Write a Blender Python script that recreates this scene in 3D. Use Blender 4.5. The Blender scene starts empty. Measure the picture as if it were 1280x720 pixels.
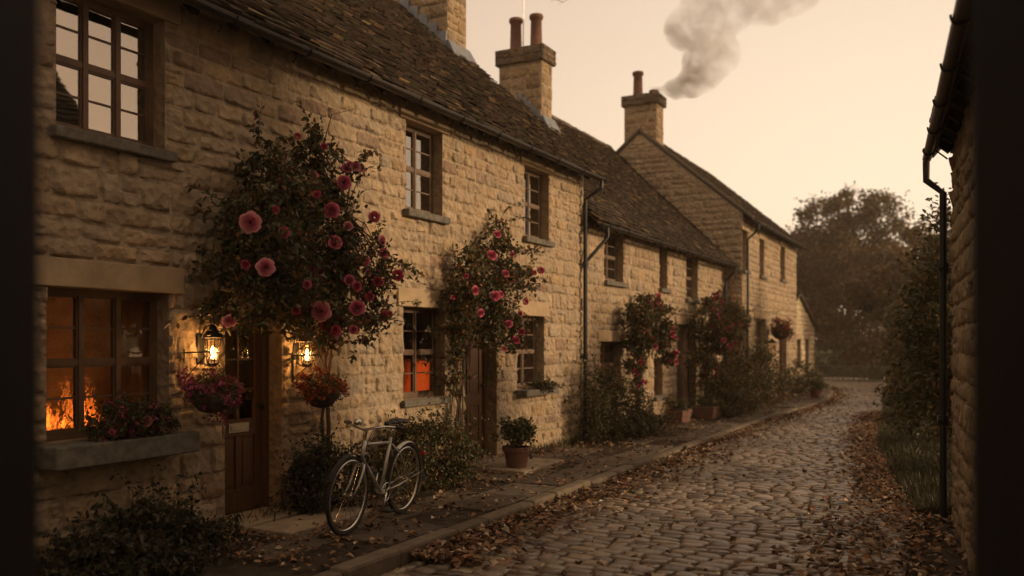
import bpy, math, random
import numpy as np
from mathutils import Vector, Matrix, noise
R = math.radians
rng = random.Random(7)
nrg = np.random.default_rng(11)
S = bpy.context.scene
COL = S.collection

# ------------------------------------------------------------------ camera, sky, sun, exposure
H, F, VX, VY = 1.68, 1100.0, 640.0, 427.0
cam_d = bpy.data.cameras.new('camera'); cam = bpy.data.objects.new('camera', cam_d); COL.objects.link(cam)
cam.location = (0, 0, H); cam.rotation_euler = (R(90), 0, 0)
cam_d.sensor_width = 36; cam_d.lens = F/1280*36; cam_d.shift_y = (VY-360)/1280
cam_d.clip_start = 0.05; cam_d.clip_end = 3000
cam_d.dof.use_dof = True; cam_d.dof.focus_distance = 8.4; cam_d.dof.aperture_fstop = 1.05
S.camera = cam
SUN_AZ, SUN_EL = R(97), R(13)           # azimuth clockwise from +Y
world = bpy.data.worlds.new('World'); S.world = world; world.use_nodes = True
wn = world.node_tree; wn.nodes.clear()
sky = wn.nodes.new('ShaderNodeTexSky'); sky.sky_type = 'NISHITA'; sky.sun_disc = False
sky.sun_elevation = R(9); sky.sun_rotation = SUN_AZ; sky.dust_density = 6; sky.air_density = 1.6; sky.ozone_density = 1
tint = wn.nodes.new('ShaderNodeMix'); tint.data_type = 'RGBA'; tint.blend_type = 'MULTIPLY'; tint.inputs[0].default_value = 1
tint.inputs[7].default_value = (1.0, .68, .42, 1)
wn.links.new(sky.outputs[0], tint.inputs[6])
geo = wn.nodes.new('ShaderNodeTexCoord'); sep = wn.nodes.new('ShaderNodeSeparateXYZ'); wn.links.new(geo.outputs['Generated'], sep.inputs[0])
ramp = wn.nodes.new('ShaderNodeValToRGB'); wn.links.new(sep.outputs['Z'], ramp.inputs[0])
cr = ramp.color_ramp
cr.elements[0].position = 0.0; cr.elements[0].color = (6.9, 4.5, 2.5, 1)
cr.elements[1].position = 1.0; cr.elements[1].color = (4.8, 3.5, 2.5, 1)
e = cr.elements.new(.14); e.color = (6.3, 4.7, 3.3, 1)
e = cr.elements.new(.42); e.color = (4.9, 3.6, 2.7, 1)
mixs = wn.nodes.new('ShaderNodeMix'); mixs.data_type = 'RGBA'; mixs.inputs[0].default_value = .90
wn.links.new(tint.outputs[2], mixs.inputs[6]); wn.links.new(ramp.outputs[0], mixs.inputs[7])
bg = wn.nodes.new('ShaderNodeBackground'); bg.inputs[1].default_value = .105
wo = wn.nodes.new('ShaderNodeOutputWorld')
GD = Vector((math.sin(R(24)), math.cos(R(24)), .10)).normalized()     # afterglow low over the end of the lane
dt = wn.nodes.new('ShaderNodeVectorMath'); dt.operation = 'DOT_PRODUCT'; wn.links.new(geo.outputs['Generated'], dt.inputs[0]); dt.inputs[1].default_value = GD
cl = wn.nodes.new('ShaderNodeMath'); cl.operation = 'MAXIMUM'; cl.inputs[1].default_value = 0; wn.links.new(dt.outputs['Value'], cl.inputs[0])
pw = wn.nodes.new('ShaderNodeMath'); pw.operation = 'POWER'; pw.inputs[1].default_value = 9; wn.links.new(cl.outputs[0], pw.inputs[0])
gl = wn.nodes.new('ShaderNodeVectorMath'); gl.operation = 'SCALE'; gl.inputs[0].default_value = (2.0, 1.85, 1.45); wn.links.new(pw.outputs[0], gl.inputs['Scale'])
ag = wn.nodes.new('ShaderNodeVectorMath'); ag.operation = 'ADD'; wn.links.new(mixs.outputs[2], ag.inputs[0]); wn.links.new(gl.outputs[0], ag.inputs[1])
wn.links.new(ag.outputs[0], bg.inputs[0]); wn.links.new(bg.outputs[0], wo.inputs[0])
sun_d = bpy.data.lights.new('sun', 'SUN'); sun_d.energy = 2.1; sun_d.angle = R(9); sun_d.color = (1, .72, .44)
sun = bpy.data.objects.new('sun', sun_d); COL.objects.link(sun)
sdir = Vector((math.sin(SUN_AZ)*math.cos(SUN_EL), math.cos(SUN_AZ)*math.cos(SUN_EL), math.sin(SUN_EL)))
sun.rotation_euler = sdir.to_track_quat('Z', 'Y').to_euler(); sun.location = sdir*60
S.view_settings.view_transform = 'Standard'; S.view_settings.look = 'None'
S.view_settings.exposure = 0.55; S.view_settings.gamma = 1

# ------------------------------------------------------------------ coordinates
UX, UY = .46450, .88557                  # direction of the row of cottages
PHI = math.atan2(UY, UX)
def W(s, D, z=0.): return Vector((-D*UY+s*UX, D*UX+s*UY, z))
def wp(px, py, D=6.0):                   # point of a wall plane D metres off -> (s, z)
    t = (px-VX)/F; s = D*(UY+UX*t)/(UX-UY*t); Y = D*UX+s*UY
    return s, H-(py-VY)*Y/F
def wpt(px, py, D=6.0):
    s, z = wp(px, py, D); return W(s, D, z)
def gp(px, py, z=0.):
    Y = (H-z)*F/(py-VY); return Vector(((px-VX)/F*Y, Y, z))
def vp(px, py, Y): return Vector(((px-VX)/F*Y, Y, H-(py-VY)/F*Y))

# ------------------------------------------------------------------ mesh helpers
class MB:
    def __init__(s): s.v=[]; s.f=[]; s.c=[]
    def quad(s, a, b, c, d, col=(1,1,1)):
        n=len(s.v); s.v += [a,b,c,d]; s.f.append((n,n+1,n+2,n+3)); s.c.append(col)
    def poly(s, pts, col=(1,1,1)):
        n=len(s.v); s.v += list(pts); s.f.append(tuple(range(n,n+len(pts)))); s.c.append(col)
    def hexa(s, p, col=(1,1,1)):         # 8 corners: bottom 4 ccw, top 4 ccw
        n=len(s.v); s.v += list(p)
        for q in ((3,2,1,0),(4,5,6,7),(0,1,5,4),(1,2,6,5),(2,3,7,6),(3,0,4,7)):
            s.f.append(tuple(n+i for i in q)); s.c.append(col)
    def box(s, x0,x1,y0,y1,z0,z1, col=(1,1,1)):
        s.hexa([(x0,y0,z0),(x1,y0,z0),(x1,y1,z0),(x0,y1,z0),(x0,y0,z1),(x1,y0,z1),(x1,y1,z1),(x0,y1,z1)], col)
    def bar(s, a, b, w, h, col=(1,1,1), up=(0,0,1)):
        a=Vector(a); b=Vector(b); d=(b-a).normalized(); u=Vector(up)
        x=d.cross(u)
        if x.length<1e-4: x=d.cross(Vector((1,0,0)))
        x.normalize(); y=x.cross(d)
        P=[]
        for c in (a,b):
            P.append([c-x*w/2-y*h/2, c+x*w/2-y*h/2, c+x*w/2+y*h/2, c-x*w/2+y*h/2])
        s.hexa(P[0][::1]+P[1], col)
    def tube(s, path, r, seg=8, col=(1,1,1), cap=True, closed=False):
        P=[Vector(p) for p in path]; m=len(P); rr = r if isinstance(r,(list,tuple)) else [r]*m
        n0=len(s.v); prev=None
        for i,p in enumerate(P):
            if closed: d=P[(i+1)%m]-P[i-1]
            else: d=P[min(i+1,m-1)]-P[max(i-1,0)]
            d = d.normalized() if d.length>1e-9 else Vector((0,0,1))
            if prev is None:
                x=d.orthogonal().normalized()
            else:
                x=prev-d*prev.dot(d); x = x.normalized() if x.length>1e-6 else d.orthogonal().normalized()
            prev=x; y=d.cross(x)
            for k in range(seg):
                a=2*math.pi*k/seg; s.v.append(p+(x*math.cos(a)+y*math.sin(a))*rr[i])
        for i in range(m if closed else m-1):
            j=(i+1)%m
            for k in range(seg):
                l=(k+1)%seg
                s.f.append((n0+i*seg+k,n0+i*seg+l,n0+j*seg+l,n0+j*seg+k)); s.c.append(col)
        if cap and not closed:
            s.f.append(tuple(n0+k for k in range(seg))[::-1]); s.c.append(col)
            s.f.append(tuple(n0+(m-1)*seg+k for k in range(seg))); s.c.append(col)
    def lathe(s, prof, c=(0,0,0), seg=20, col=(1,1,1)):
        n0=len(s.v); m=len(prof)
        for r,z in prof:
            for k in range(seg):
                a=2*math.pi*k/seg; s.v.append((c[0]+r*math.cos(a), c[1]+r*math.sin(a), c[2]+z))
        for i in range(m-1):
            for k in range(seg):
                l=(k+1)%seg
                s.f.append((n0+i*seg+k,n0+i*seg+l,n0+(i+1)*seg+l,n0+(i+1)*seg+k)); s.c.append(col)
    def build(s, name, mat, parent=None, smooth=False, loc=None, rotz=None, bev=0, **tags):
        me=bpy.data.meshes.new(name); me.from_pydata([tuple(v) for v in s.v], [], s.f)
        ca=me.color_attributes.new('Col','FLOAT_COLOR','CORNER')
        lt=np.empty(len(me.polygons),dtype=np.int32); me.polygons.foreach_get('loop_total', lt)
        c=np.ones((len(s.c),4),dtype=np.float32); c[:,:3]=np.array(s.c,dtype=np.float32)[:, :3]
        ca.data.foreach_set('color', np.repeat(c, lt, axis=0).ravel())
        if smooth: me.polygons.foreach_set('use_smooth', np.ones(len(me.polygons),dtype=bool))
        me.materials.append(mat); me.update()
        o=bpy.data.objects.new(name, me); COL.objects.link(o)
        if parent: o.parent=parent
        if loc is not None: o.location=loc
        if rotz is not None: o.rotation_euler=(0,0,rotz)
        if bev:
            b=o.modifiers.new('bevel','BEVEL'); b.width=bev; b.segments=2; b.limit_method='ANGLE'
        for k,v in tags.items(): o[k]=v
        return o
def tag(o, label=None, cat=None, group=None, kind=None):
    if label: o['label']=label
    if cat: o['category']=cat
    if group: o['group']=group
    if kind: o['kind']=kind
    return o
def thing(name, label, cat, loc=(0,0,0), rotz=0., group=None):
    o=bpy.data.objects.new(name,None); COL.objects.link(o); o.location=loc; o.rotation_euler=(0,0,rotz)
    o.empty_display_size=.1
    return tag(o,label,cat,group)
def copy_tree(o, parent=None):
    c=o.copy(); COL.objects.link(c)
    if parent: c.parent=parent
    for ch in list(o.children): copy_tree(ch,c)
    return c
def jit(c, a, r=rng):
    k=1+r.uniform(-a,a); return (c[0]*k, c[1]*k*(1+r.uniform(-a,a)*.12), c[2]*k*(1+r.uniform(-a,a)*.3))

# ------------------------------------------------------------------ materials
def mat(name, base=(1,1,1), rough=.8, metal=0, attr=True, var=0., vscale=3., bump=0., bscale=30., bdist=.01, spec=.5,
        bump2=None, trans=0, emit=None, estr=0, stain=None, stretch=None, detail=6):
    m=bpy.data.materials.new(name); m.use_nodes=True; nt=m.node_tree; b=nt.nodes['Principled BSDF']; L=nt.links
    b.inputs['Roughness'].default_value=rough; b.inputs['Metallic'].default_value=metal
    b.inputs['Specular IOR Level'].default_value=spec
    tc=nt.nodes.new('ShaderNodeTexCoord'); co=tc.outputs['Object']
    if stretch:
        mp=nt.nodes.new('ShaderNodeMapping'); mp.inputs['Scale'].default_value=stretch; L.new(co, mp.inputs[0]); co=mp.outputs[0]
    if attr:
        a=nt.nodes.new('ShaderNodeAttribute'); a.attribute_name='Col'; col=a.outputs['Color']
        mx=nt.nodes.new('ShaderNodeMix'); mx.data_type='RGBA'; mx.blend_type='MULTIPLY'; mx.inputs[0].default_value=1
        L.new(col, mx.inputs[6]); mx.inputs[7].default_value=(*base,1); col=mx.outputs[2]
    else:
        rgb=nt.nodes.new('ShaderNodeRGB'); rgb.outputs[0].default_value=(*base,1); col=rgb.outputs[0]
    if var:
        n=nt.nodes.new('ShaderNodeTexNoise'); n.inputs['Scale'].default_value=vscale; n.inputs['Detail'].default_value=detail; n.inputs['Roughness'].default_value=.65
        L.new(co,n.inputs['Vector'])
        mr=nt.nodes.new('ShaderNodeMapRange'); mr.inputs[1].default_value=.3; mr.inputs[2].default_value=.7
        mr.inputs[3].default_value=1-var; mr.inputs[4].default_value=1+var; L.new(n.outputs[0], mr.inputs[0])
        vm=nt.nodes.new('ShaderNodeVectorMath'); vm.operation='SCALE'; L.new(col,vm.inputs[0]); L.new(mr.outputs[0], vm.inputs['Scale']); col=vm.outputs[0]
    if stain:                              # (colour, scale, threshold, amount): patches of lichen, soot, moss
        n=nt.nodes.new('ShaderNodeTexNoise'); n.inputs['Scale'].default_value=stain[1]; n.inputs['Detail'].default_value=8; n.inputs['Roughness'].default_value=.7
        L.new(tc.outputs['Object'],n.inputs['Vector'])
        mr=nt.nodes.new('ShaderNodeMapRange'); mr.inputs[1].default_value=stain[2]; mr.inputs[2].default_value=stain[2]+.12
        mr.inputs[3].default_value=0; mr.inputs[4].default_value=stain[3]; L.new(n.outputs[0], mr.inputs[0])
        mx=nt.nodes.new('ShaderNodeMix'); mx.data_type='RGBA'; L.new(mr.outputs[0], mx.inputs[0]); L.new(col,mx.inputs[6]); mx.inputs[7].default_value=(*stain[0],1); col=mx.outputs[2]
    L.new(col,b.inputs['Base Color'])
    if bump:
        n=nt.nodes.new('ShaderNodeTexNoise'); n.inputs['Scale'].default_value=bscale; n.inputs['Detail'].default_value=8; n.inputs['Roughness'].default_value=.7
        L.new(co,n.inputs['Vector'])
        bp=nt.nodes.new('ShaderNodeBump'); bp.inputs['Strength'].default_value=bump; bp.inputs['Distance'].default_value=bdist
        L.new(n.outputs[0],bp.inputs['Height']); L.new(bp.outputs[0],b.inputs['Normal'])
        if bump2:
            v=nt.nodes.new('ShaderNodeTexVoronoi'); v.inputs['Scale'].default_value=bump2[0]; v.feature='F1'
            n2=nt.nodes.new('ShaderNodeTexNoise'); n2.inputs['Scale'].default_value=bump2[0]*.6; n2.inputs['Detail'].default_value=3
            ml=nt.nodes.new('ShaderNodeVectorMath'); ml.operation='MULTIPLY_ADD'; L.new(n2.outputs['Color'],ml.inputs[0]); ml.inputs[1].default_value=(.12,.12,.12); L.new(co,ml.inputs[2]); L.new(ml.outputs[0],v.inputs['Vector'])
            b2=nt.nodes.new('ShaderNodeBump'); b2.inputs['Strength'].default_value=1; b2.inputs['Distance'].default_value=bump2[1]; L.new(v.outputs['Distance'],b2.inputs['Height']); L.new(b2.outputs[0],bp.inputs['Normal'])
    if trans:
        tr=nt.nodes.new('ShaderNodeBsdfTranslucent'); L.new(col,tr.inputs[0])
        ms=nt.nodes.new('ShaderNodeMixShader'); ms.inputs[0].default_value=trans
        L.new(b.outputs[0],ms.inputs[1]); L.new(tr.outputs[0],ms.inputs[2]); L.new(ms.outputs[0], nt.nodes['Material Output'].inputs[0])
    if emit: b.inputs['Emission Color'].default_value=(*emit,1); b.inputs['Emission Strength'].default_value=estr
    return m
def glass(name, refl, tintc=(.75,.72,.65), rough=.02, wav=.06, wscale=3.):
    m=bpy.data.materials.new(name); m.use_nodes=True; nt=m.node_tree; nt.nodes.clear(); L=nt.links
    g=nt.nodes.new('ShaderNodeBsdfGlossy'); g.inputs['Roughness'].default_value=rough; g.inputs[0].default_value=(.95,.95,.95,1)
    t=nt.nodes.new('ShaderNodeBsdfTransparent'); t.inputs[0].default_value=(*tintc,1)
    mx=nt.nodes.new('ShaderNodeMixShader'); o=nt.nodes.new('ShaderNodeOutputMaterial')
    lw=nt.nodes.new('ShaderNodeFresnel'); lw.inputs[0].default_value=1.5
    gg=nt.nodes.new('ShaderNodeNewGeometry'); im=nt.nodes.new('ShaderNodeMapRange'); im.inputs[3].default_value=1.5; im.inputs[4].default_value=1/1.5; L.new(gg.outputs['Backfacing'],im.inputs[0]); L.new(im.outputs[0],lw.inputs[0])
    ad=nt.nodes.new('ShaderNodeMath'); ad.operation='ADD'; ad.use_clamp=True; ad.inputs[1].default_value=refl; L.new(lw.outputs[0],ad.inputs[0])
    L.new(ad.outputs[0],mx.inputs[0]); L.new(t.outputs[0],mx.inputs[1]); L.new(g.outputs[0],mx.inputs[2]); L.new(mx.outputs[0],o.inputs[0])
    tc=nt.nodes.new('ShaderNodeTexCoord'); n=nt.nodes.new('ShaderNodeTexNoise'); n.inputs['Scale'].default_value=wscale; n.inputs['Detail'].default_value=1
    L.new(tc.outputs['Object'],n.inputs['Vector'])
    bp=nt.nodes.new('ShaderNodeBump'); bp.inputs['Strength'].default_value=wav; bp.inputs['Distance'].default_value=.02; L.new(n.outputs[0],bp.inputs['Height']); L.new(bp.outputs[0],g.inputs['Normal'])
    return m
M={}
M['stone']=mat('cotswold_stone',(1,1,1),.92,var=.24,vscale=7,bump=1,bscale=30,bdist=.02,bump2=(12,.036),spec=.15,stain=((.12,.10,.07),1.3,.60,.35))
M['dressed']=mat('dressed_stone',(1,1,1),.9,var=.2,vscale=4,bump=.45,bscale=28,bdist=.006,spec=.15,stain=((.10,.08,.055),2.3,.6,.4))
M['sill']=mat('sill_stone',(.15,.135,.11),.95,attr=False,var=.4,vscale=14,bump=.8,bscale=40,bdist=.006,spec=.1,stain=((.34,.31,.22),9,.6,.5))
M['tile']=mat('stone_tile',(1,1,1),.95,var=.35,vscale=9,bump=.8,bscale=26,bdist=.01,spec=.15,stain=((.050,.046,.024),2.2,.56,.6))
M['road']=mat('sett_stone',(1,1,1),.33,var=.25,vscale=9,bump=.7,bscale=30,bdist=.007,spec=.55)
M['earth']=mat('earth',(.060,.045,.032),1,attr=False,var=.45,vscale=6,bump=1,bscale=14,bdist=.03,spec=.1)
M['pave']=mat('flagstone',(1,1,1),.85,var=.35,vscale=6,bump=.6,bscale=20,bdist=.008,spec=.25,stain=((.045,.04,.022),3,.55,.6))
M['kerb']=mat('kerb_stone',(1,1,1),.8,var=.3,vscale=6,bump=.7,bscale=24,bdist=.008,spec=.25)
M['grass_g']=mat('grass_ground',(.045,.05,.018),1,attr=False,var=.4,vscale=1.2,bump=.8,bscale=8,bdist=.04,spec=.1)
M['wood']=mat('brown_wood',(.105,.052,.025),.5,attr=False,var=.35,vscale=5,bump=.35,bscale=9,bdist=.004,stretch=(6,6,.7))
M['wood_frame']=mat('window_wood',(.125,.070,.038),.55,attr=False,var=.3,vscale=5,bump=.25,bscale=14,bdist=.003)
M['old_frame']=mat('weathered_wood',(.15,.095,.058),.7,attr=False,var=.3,vscale=7,bump=.3,bscale=14,bdist=.003)
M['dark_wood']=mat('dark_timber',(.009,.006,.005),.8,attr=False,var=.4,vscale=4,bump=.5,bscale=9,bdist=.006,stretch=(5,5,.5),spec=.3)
M['iron']=mat('black_iron',(.014,.013,.013),.5,attr=False,var=.3,vscale=8,metal=.3)
M['gutter']=mat('gutter_iron',(.028,.021,.017),.42,attr=False,var=.4,vscale=9,metal=.4,bump=.2,bscale=20,bdist=.003)
M['lead']=mat('lead_sheet',(.19,.20,.215),.55,attr=False,var=.3,vscale=5,metal=.3,bump=.3,bscale=9,bdist=.01)
M['terra']=mat('terracotta',(.14,.062,.040),.85,attr=False,var=.35,vscale=6,bump=.3,bscale=20,bdist=.004,stain=((.10,.08,.05),5,.58,.6))
M['mortar_flaunch']=mat('flaunching',(.16,.14,.115),.95,attr=False,var=.4,vscale=8,bump=.8,bscale=16,bdist=.02)
M['leaf']=mat('rose_leaf',(1,1,1),.5,var=0,spec=.35,trans=.25)
M['dry']=mat('fallen_leaf',(1,1,1),.75,var=0,spec=.25,trans=.12)
M['petal']=mat('petal',(1,1,1),.6,var=.12,vscale=12,spec=.25,trans=.3)
M['bark']=mat('bark',(.075,.050,.032),.95,attr=False,var=.35,vscale=12,bump=.8,bscale=22,bdist=.01)
M['glass']=glass('window_glass',.24)
M['glass_lit']=glass('lit_window_glass',.03,(.9,.82,.7),wav=.5)
_nt=M['glass_lit'].node_tree; _t=[x for x in _nt.nodes if x.type=='BSDF_TRANSPARENT'][0]; _m=[x for x in _nt.nodes if x.type=='MIX_SHADER'][0]; _g=[x for x in _nt.nodes if x.type=='TEX_COORD'][0]
_rf=_nt.nodes.new('ShaderNodeBsdfRefraction'); _rf.inputs['IOR'].default_value=1.12; _rf.inputs['Roughness'].default_value=.03; _rf.inputs[0].default_value=(.9,.8,.68,1)
_n=_nt.nodes.new('ShaderNodeTexNoise'); _n.inputs['Scale'].default_value=24; _n.inputs['Detail'].default_value=2; _b=_nt.nodes.new('ShaderNodeBump'); _b.inputs['Distance'].default_value=.02; _b.inputs['Strength'].default_value=.75
_nt.links.new(_g.outputs['Object'],_n.inputs['Vector']); _nt.links.new(_n.outputs[0],_b.inputs['Height']); _nt.links.new(_b.outputs[0],_rf.inputs['Normal'])
_m2=_nt.nodes.new('ShaderNodeMixShader'); _m2.inputs[0].default_value=.72; _nt.links.new(_t.outputs[0],_m2.inputs[1]); _nt.links.new(_rf.outputs[0],_m2.inputs[2]); _nt.links.new(_m2.outputs[0],_m.inputs[1])
M['glass_lamp']=glass('lantern_glass',.03,(1,.93,.8),wav=.4,wscale=30)
M['plaster']=mat('inner_plaster',(.34,.23,.14),.9,attr=False,var=.9,vscale=7,bump=.3,bscale=8,bdist=.01)  # strong mottling in the colour imitates the patchy firelight glow
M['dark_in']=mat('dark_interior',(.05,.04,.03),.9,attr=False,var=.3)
M['curtain']=mat('curtain',(.38,.30,.22),.9,attr=False,var=.2,trans=.3)
M['bike']=mat('bicycle_paint',(.52,.51,.45),.3,attr=False,var=.1,vscale=20,metal=.35)
M['chrome']=mat('chrome',(.62,.60,.56),.22,attr=False,metal=1,var=.12,vscale=30)
M['rubber']=mat('rubber',(.016,.015,.014),.75,attr=False)
M['leather']=mat('black_leather',(.02,.017,.015),.45,attr=False)
M['brass']=mat('letter_plate_metal',(.55,.50,.42),.35,attr=False,metal=.8,var=.2,vscale=20)
M['flame']=mat('flame',(1,.4,.1),.9,attr=False,emit=(1,.27,.04),estr=2.4)
M['bulb']=mat('bulb',(1,.7,.35),.9,attr=False,emit=(1,.50,.16),estr=30)
M['amber']=mat('amber_glass',(.55,.33,.10),.3,attr=False)
M['shade']=mat('lampshade_lit',(.6,.2,.06),.9,attr=False,var=.5,vscale=14,emit=(1,.14,.025),estr=.42)

# ------------------------------------------------------------------ masonry
STONE=(.40,.30,.195); MORT=(.40,.31,.21); DRESS=(.34,.245,.15)
def add_stone(mb, mp, a0,a1,b0,b1, h, nx,nz, col, rr, amp=1., clampf=None):
    w=a1-a0; hh=b1-b0; e=min(.016, w*.2, hh*.2)
    us=[0,e/w]+[e/w+(1-2*e/w)*i/(nx-2) for i in range(1,nx-2)]+[1-e/w,1] if nx>2 else [0,e/w,1-e/w,1]
    vs=[0,e/hh]+[e/hh+(1-2*e/hh)*i/(nz-2) for i in range(1,nz-2)]+[1-e/hh,1] if nz>2 else [0,e/hh,1-e/hh,1]
    j=[rr.uniform(-.010,.010) for _ in range(8)]; tl=rr.uniform(-.012,.012)*amp; tu=rr.uniform(-.010,.010)*amp
    n0=len(mb.v); off=rr.uniform(0,50)
    for v in vs:
        for u in us:
            a=a0+w*u+(j[0]*(1-u)*(1-v)+j[1]*u*(1-v)+j[2]*u*v+j[3]*(1-u)*v)
            b=b0+hh*v+(j[4]*(1-u)*(1-v)+j[5]*u*(1-v)+j[6]*u*v+j[7]*(1-u)*v)
            edge = u in (0,1) or v in (0,1)
            cu=(2*u-1); cv=(2*v-1); rc=(abs(cu)*abs(cv))**6*min(.014,.1*min(w,hh)); a-=rc*math.copysign(1,cu); b-=rc*math.copysign(1,cv)
            a+=.008*noise.noise(Vector((a*9,b*9,off))); b+=.008*noise.noise(Vector((a*7,b*11,off+9)))
            if clampf:
                b=min(b, clampf(a))
            if edge: z=-.006
            else:
                z=h+tl*(u-.5)*2+tu*(v-.5)*2+amp*(.020*noise.noise(Vector((a*6+off,b*9,off)))+.015*noise.noise(Vector((a*17,b*21,off)))+.006*noise.noise(Vector((a*40,b*40,off))))
                if nx>2:
                    d=min(u,1-u)*w; d=min(d, min(v,1-v)*hh); z-= .007*amp*(1-min(1,d/.03))
                z=max(z,.003)
            mb.v.append(mp(a,b,z))
    m=len(us)
    for q in range(len(vs)-1):
        for p in range(m-1):
            i=n0+q*m+p; mb.f.append((i,i+1,i+m+1,i+m)); mb.c.append(col)
def rect_sub(r, hs):
    out=[r]
    for (x0,x1,z0,z1) in hs:
        nxt=[]
        for (a0,a1,b0,b1) in out:
            if a1<=x0 or a0>=x1 or b1<=z0 or b0>=z1: nxt.append((a0,a1,b0,b1)); continue
            if a0<x0: nxt.append((a0,x0,b0,b1))
            if a1>x1: nxt.append((x1,a1,b0,b1))
            m0,m1=max(a0,x0),min(a1,x1)
            if b0<z0: nxt.append((m0,m1,b0,z0))
            if b1>z1: nxt.append((m0,m1,z1,b1))
        out=nxt
    return out
def masonry(mb, mp, a0,a1,b0,b1, holes=(), blocks=(), seed=1, course=(.15,.25), width=(.22,.52), res=(7,5), amp=1., top=None, base=STONE, tight=.008, mort=MORT):
    """coursed rubble: real stones proud of a mortar bed; holes are openings, blocks are places kept for dressed stone"""
    rr=random.Random(seed)
    xs=sorted({a0,a1}|{h[0] for h in holes}|{h[1] for h in holes}|({a0+(a1-a0)*i/24 for i in range(25)} if top else set()))
    zs=sorted({b0,b1}|{h[2] for h in holes}|{h[3] for h in holes})
    xs=[x for x in xs if a0<=x<=a1]; zs=[z for z in zs if b0<=z<=b1]
    for i in range(len(xs)-1):
        for k in range(len(zs)-1):
            cx,cz=(xs[i]+xs[i+1])/2,(zs[k]+zs[k+1])/2
            if any(h[0]<cx<h[1] and h[2]<cz<h[3] for h in holes): continue
            tl,tr=zs[k+1],zs[k+1]
            if top: tl=max(min(tl,top(xs[i])),zs[k]); tr=max(min(tr,top(xs[i+1])),zs[k])
            mb.quad(mp(xs[i],zs[k],0),mp(xs[i+1],zs[k],0),mp(xs[i+1],tr,0),mp(xs[i],tl,0), mort)
    cuts=list(holes)+list(blocks)
    z=b0
    while z<b1-.03:
        h=rr.uniform(*course); 
        if z+h>b1-.08: h=b1-z
        x=a0-rr.uniform(0,.2)
        while x<a1:
            w=rr.uniform(*width); cells=[]
            m=rr.random(); hs=h*rr.uniform(.38,.62); ws=w*rr.uniform(.35,.65); w2=w*rr.uniform(.35,.65)
            if m<.68 or h<.18: cells=[(0,w,0,h)] if w<.55 or h<.2 else [(0,ws,0,h),(ws,w,0,h)]
            elif m<.86: cells=[(0,w,0,hs),(0,w,hs,h)] if w<.6 else [(0,ws,0,hs),(ws,w,0,hs),(0,w2,hs,h),(w2,w,hs,h)]
            elif m<.90: cells=[(0,ws,0,hs),(ws,w,0,hs),(0,w2,hs,h),(w2,w,hs,h)]
            elif m<.95: cells=[(0,ws,0,h),(ws,w,0,hs),(ws,w,hs,h)]
            else: cells=[(ws,w,0,h),(0,ws,0,hs),(0,ws,hs,h)]
            for (p,q,r_,t) in cells:
                r4=(max(x+p,a0),min(x+q,a1),z+r_,z+t)
                if r4[1]-r4[0]<.05: continue
                for (c0,c1,d0,d1) in rect_sub(r4,cuts):
                    g=tight
                    if c1-c0<.06 or d1-d0<.045: g=.003
                    if c1-c0<.03 or d1-d0<.025: continue
                    if top and (d0>min(top(c0),top(c1))-.03): continue
                    k=rr.gauss(1,.08); wm=rr.gauss(0,.025)
                    col=(base[0]*k*(1+wm),base[1]*k,base[2]*k*(1-wm*2))
                    if rr.random()<.04: col=(col[0]*.78,col[1]*.72,col[2]*.75)
                    add_stone(mb,mp,c0+g,c1-g,d0+g,d1-g,rr.uniform(.012,.026)*(.5+.5*amp),res[0],res[1],col,rr,amp,top)
            x+=w
        z+=h
def reveals(mb, holes, depth=.24, y0=0, col=DRESS):
    for (x0,x1,z0,z1) in holes:
        mb.quad((x1,y0-.002,z0),(x1,y0+depth,z0),(x1,y0+depth,z1),(x1,y0-.002,z1),col)
        mb.quad((x0,y0+depth,z0),(x0,y0-.002,z0),(x0,y0-.002,z1),(x0,y0+depth,z1),col)
        mb.quad((x0,y0-.002,z1),(x1,y0-.002,z1),(x1,y0+depth,z1),(x0,y0+depth,z1),col)
        mb.quad((x0,y0+depth,z0),(x1,y0+depth,z0),(x1,y0-.002,z0),(x0,y0-.002,z0),col)
def tiles(mb, mp, L0, L1, run, pitchn, tw=(.13,.25), gauge=.115, th=.026, seed=3, base=(.056,.039,.027), cols=None, size0=1.):
    """overlapping stone slates. mp(a, d, h): along, up the slope, off the slope"""
    rr=random.Random(seed); d=0; row=0
    while d<run:
        g=gauge*(1.15-.35*d/run)*size0
        a=L0-rr.uniform(0,.1)
        while a<L1:
            w=rr.uniform(*tw)*size0; q=rr.random()
            c=base
            if q<.09: c=(.125,.083,.048)
            elif q<.20: c=(.045,.035,.026)
            elif q<.27: c=(.055,.052,.030)
            elif q<.285: c=(.19,.13,.07)
            c=jit(c,.3,rr)
            x0,x1=max(a,L0)+.003,min(a+w,L1)-.003
            if x1-x0>.03:
                dd=d+rr.uniform(-.028,.022); h0=rr.uniform(.018,.048); t=th*rr.uniform(.7,1.4); sk=rr.uniform(-.008,.008); e=min(run,dd+g*1.7)
                P=[mp(x0,dd,h0),mp(x1,dd+sk,h0+rr.uniform(-.004,.006)),mp(x1,e,.002),mp(x0,e,.002),mp(x0,dd,h0+t),mp(x1,dd+sk,h0+t),mp(x1,e,.012),mp(x0,e,.012)]
                mb.hexa(P,c)
            a+=w
        d+=g; row+=1

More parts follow.
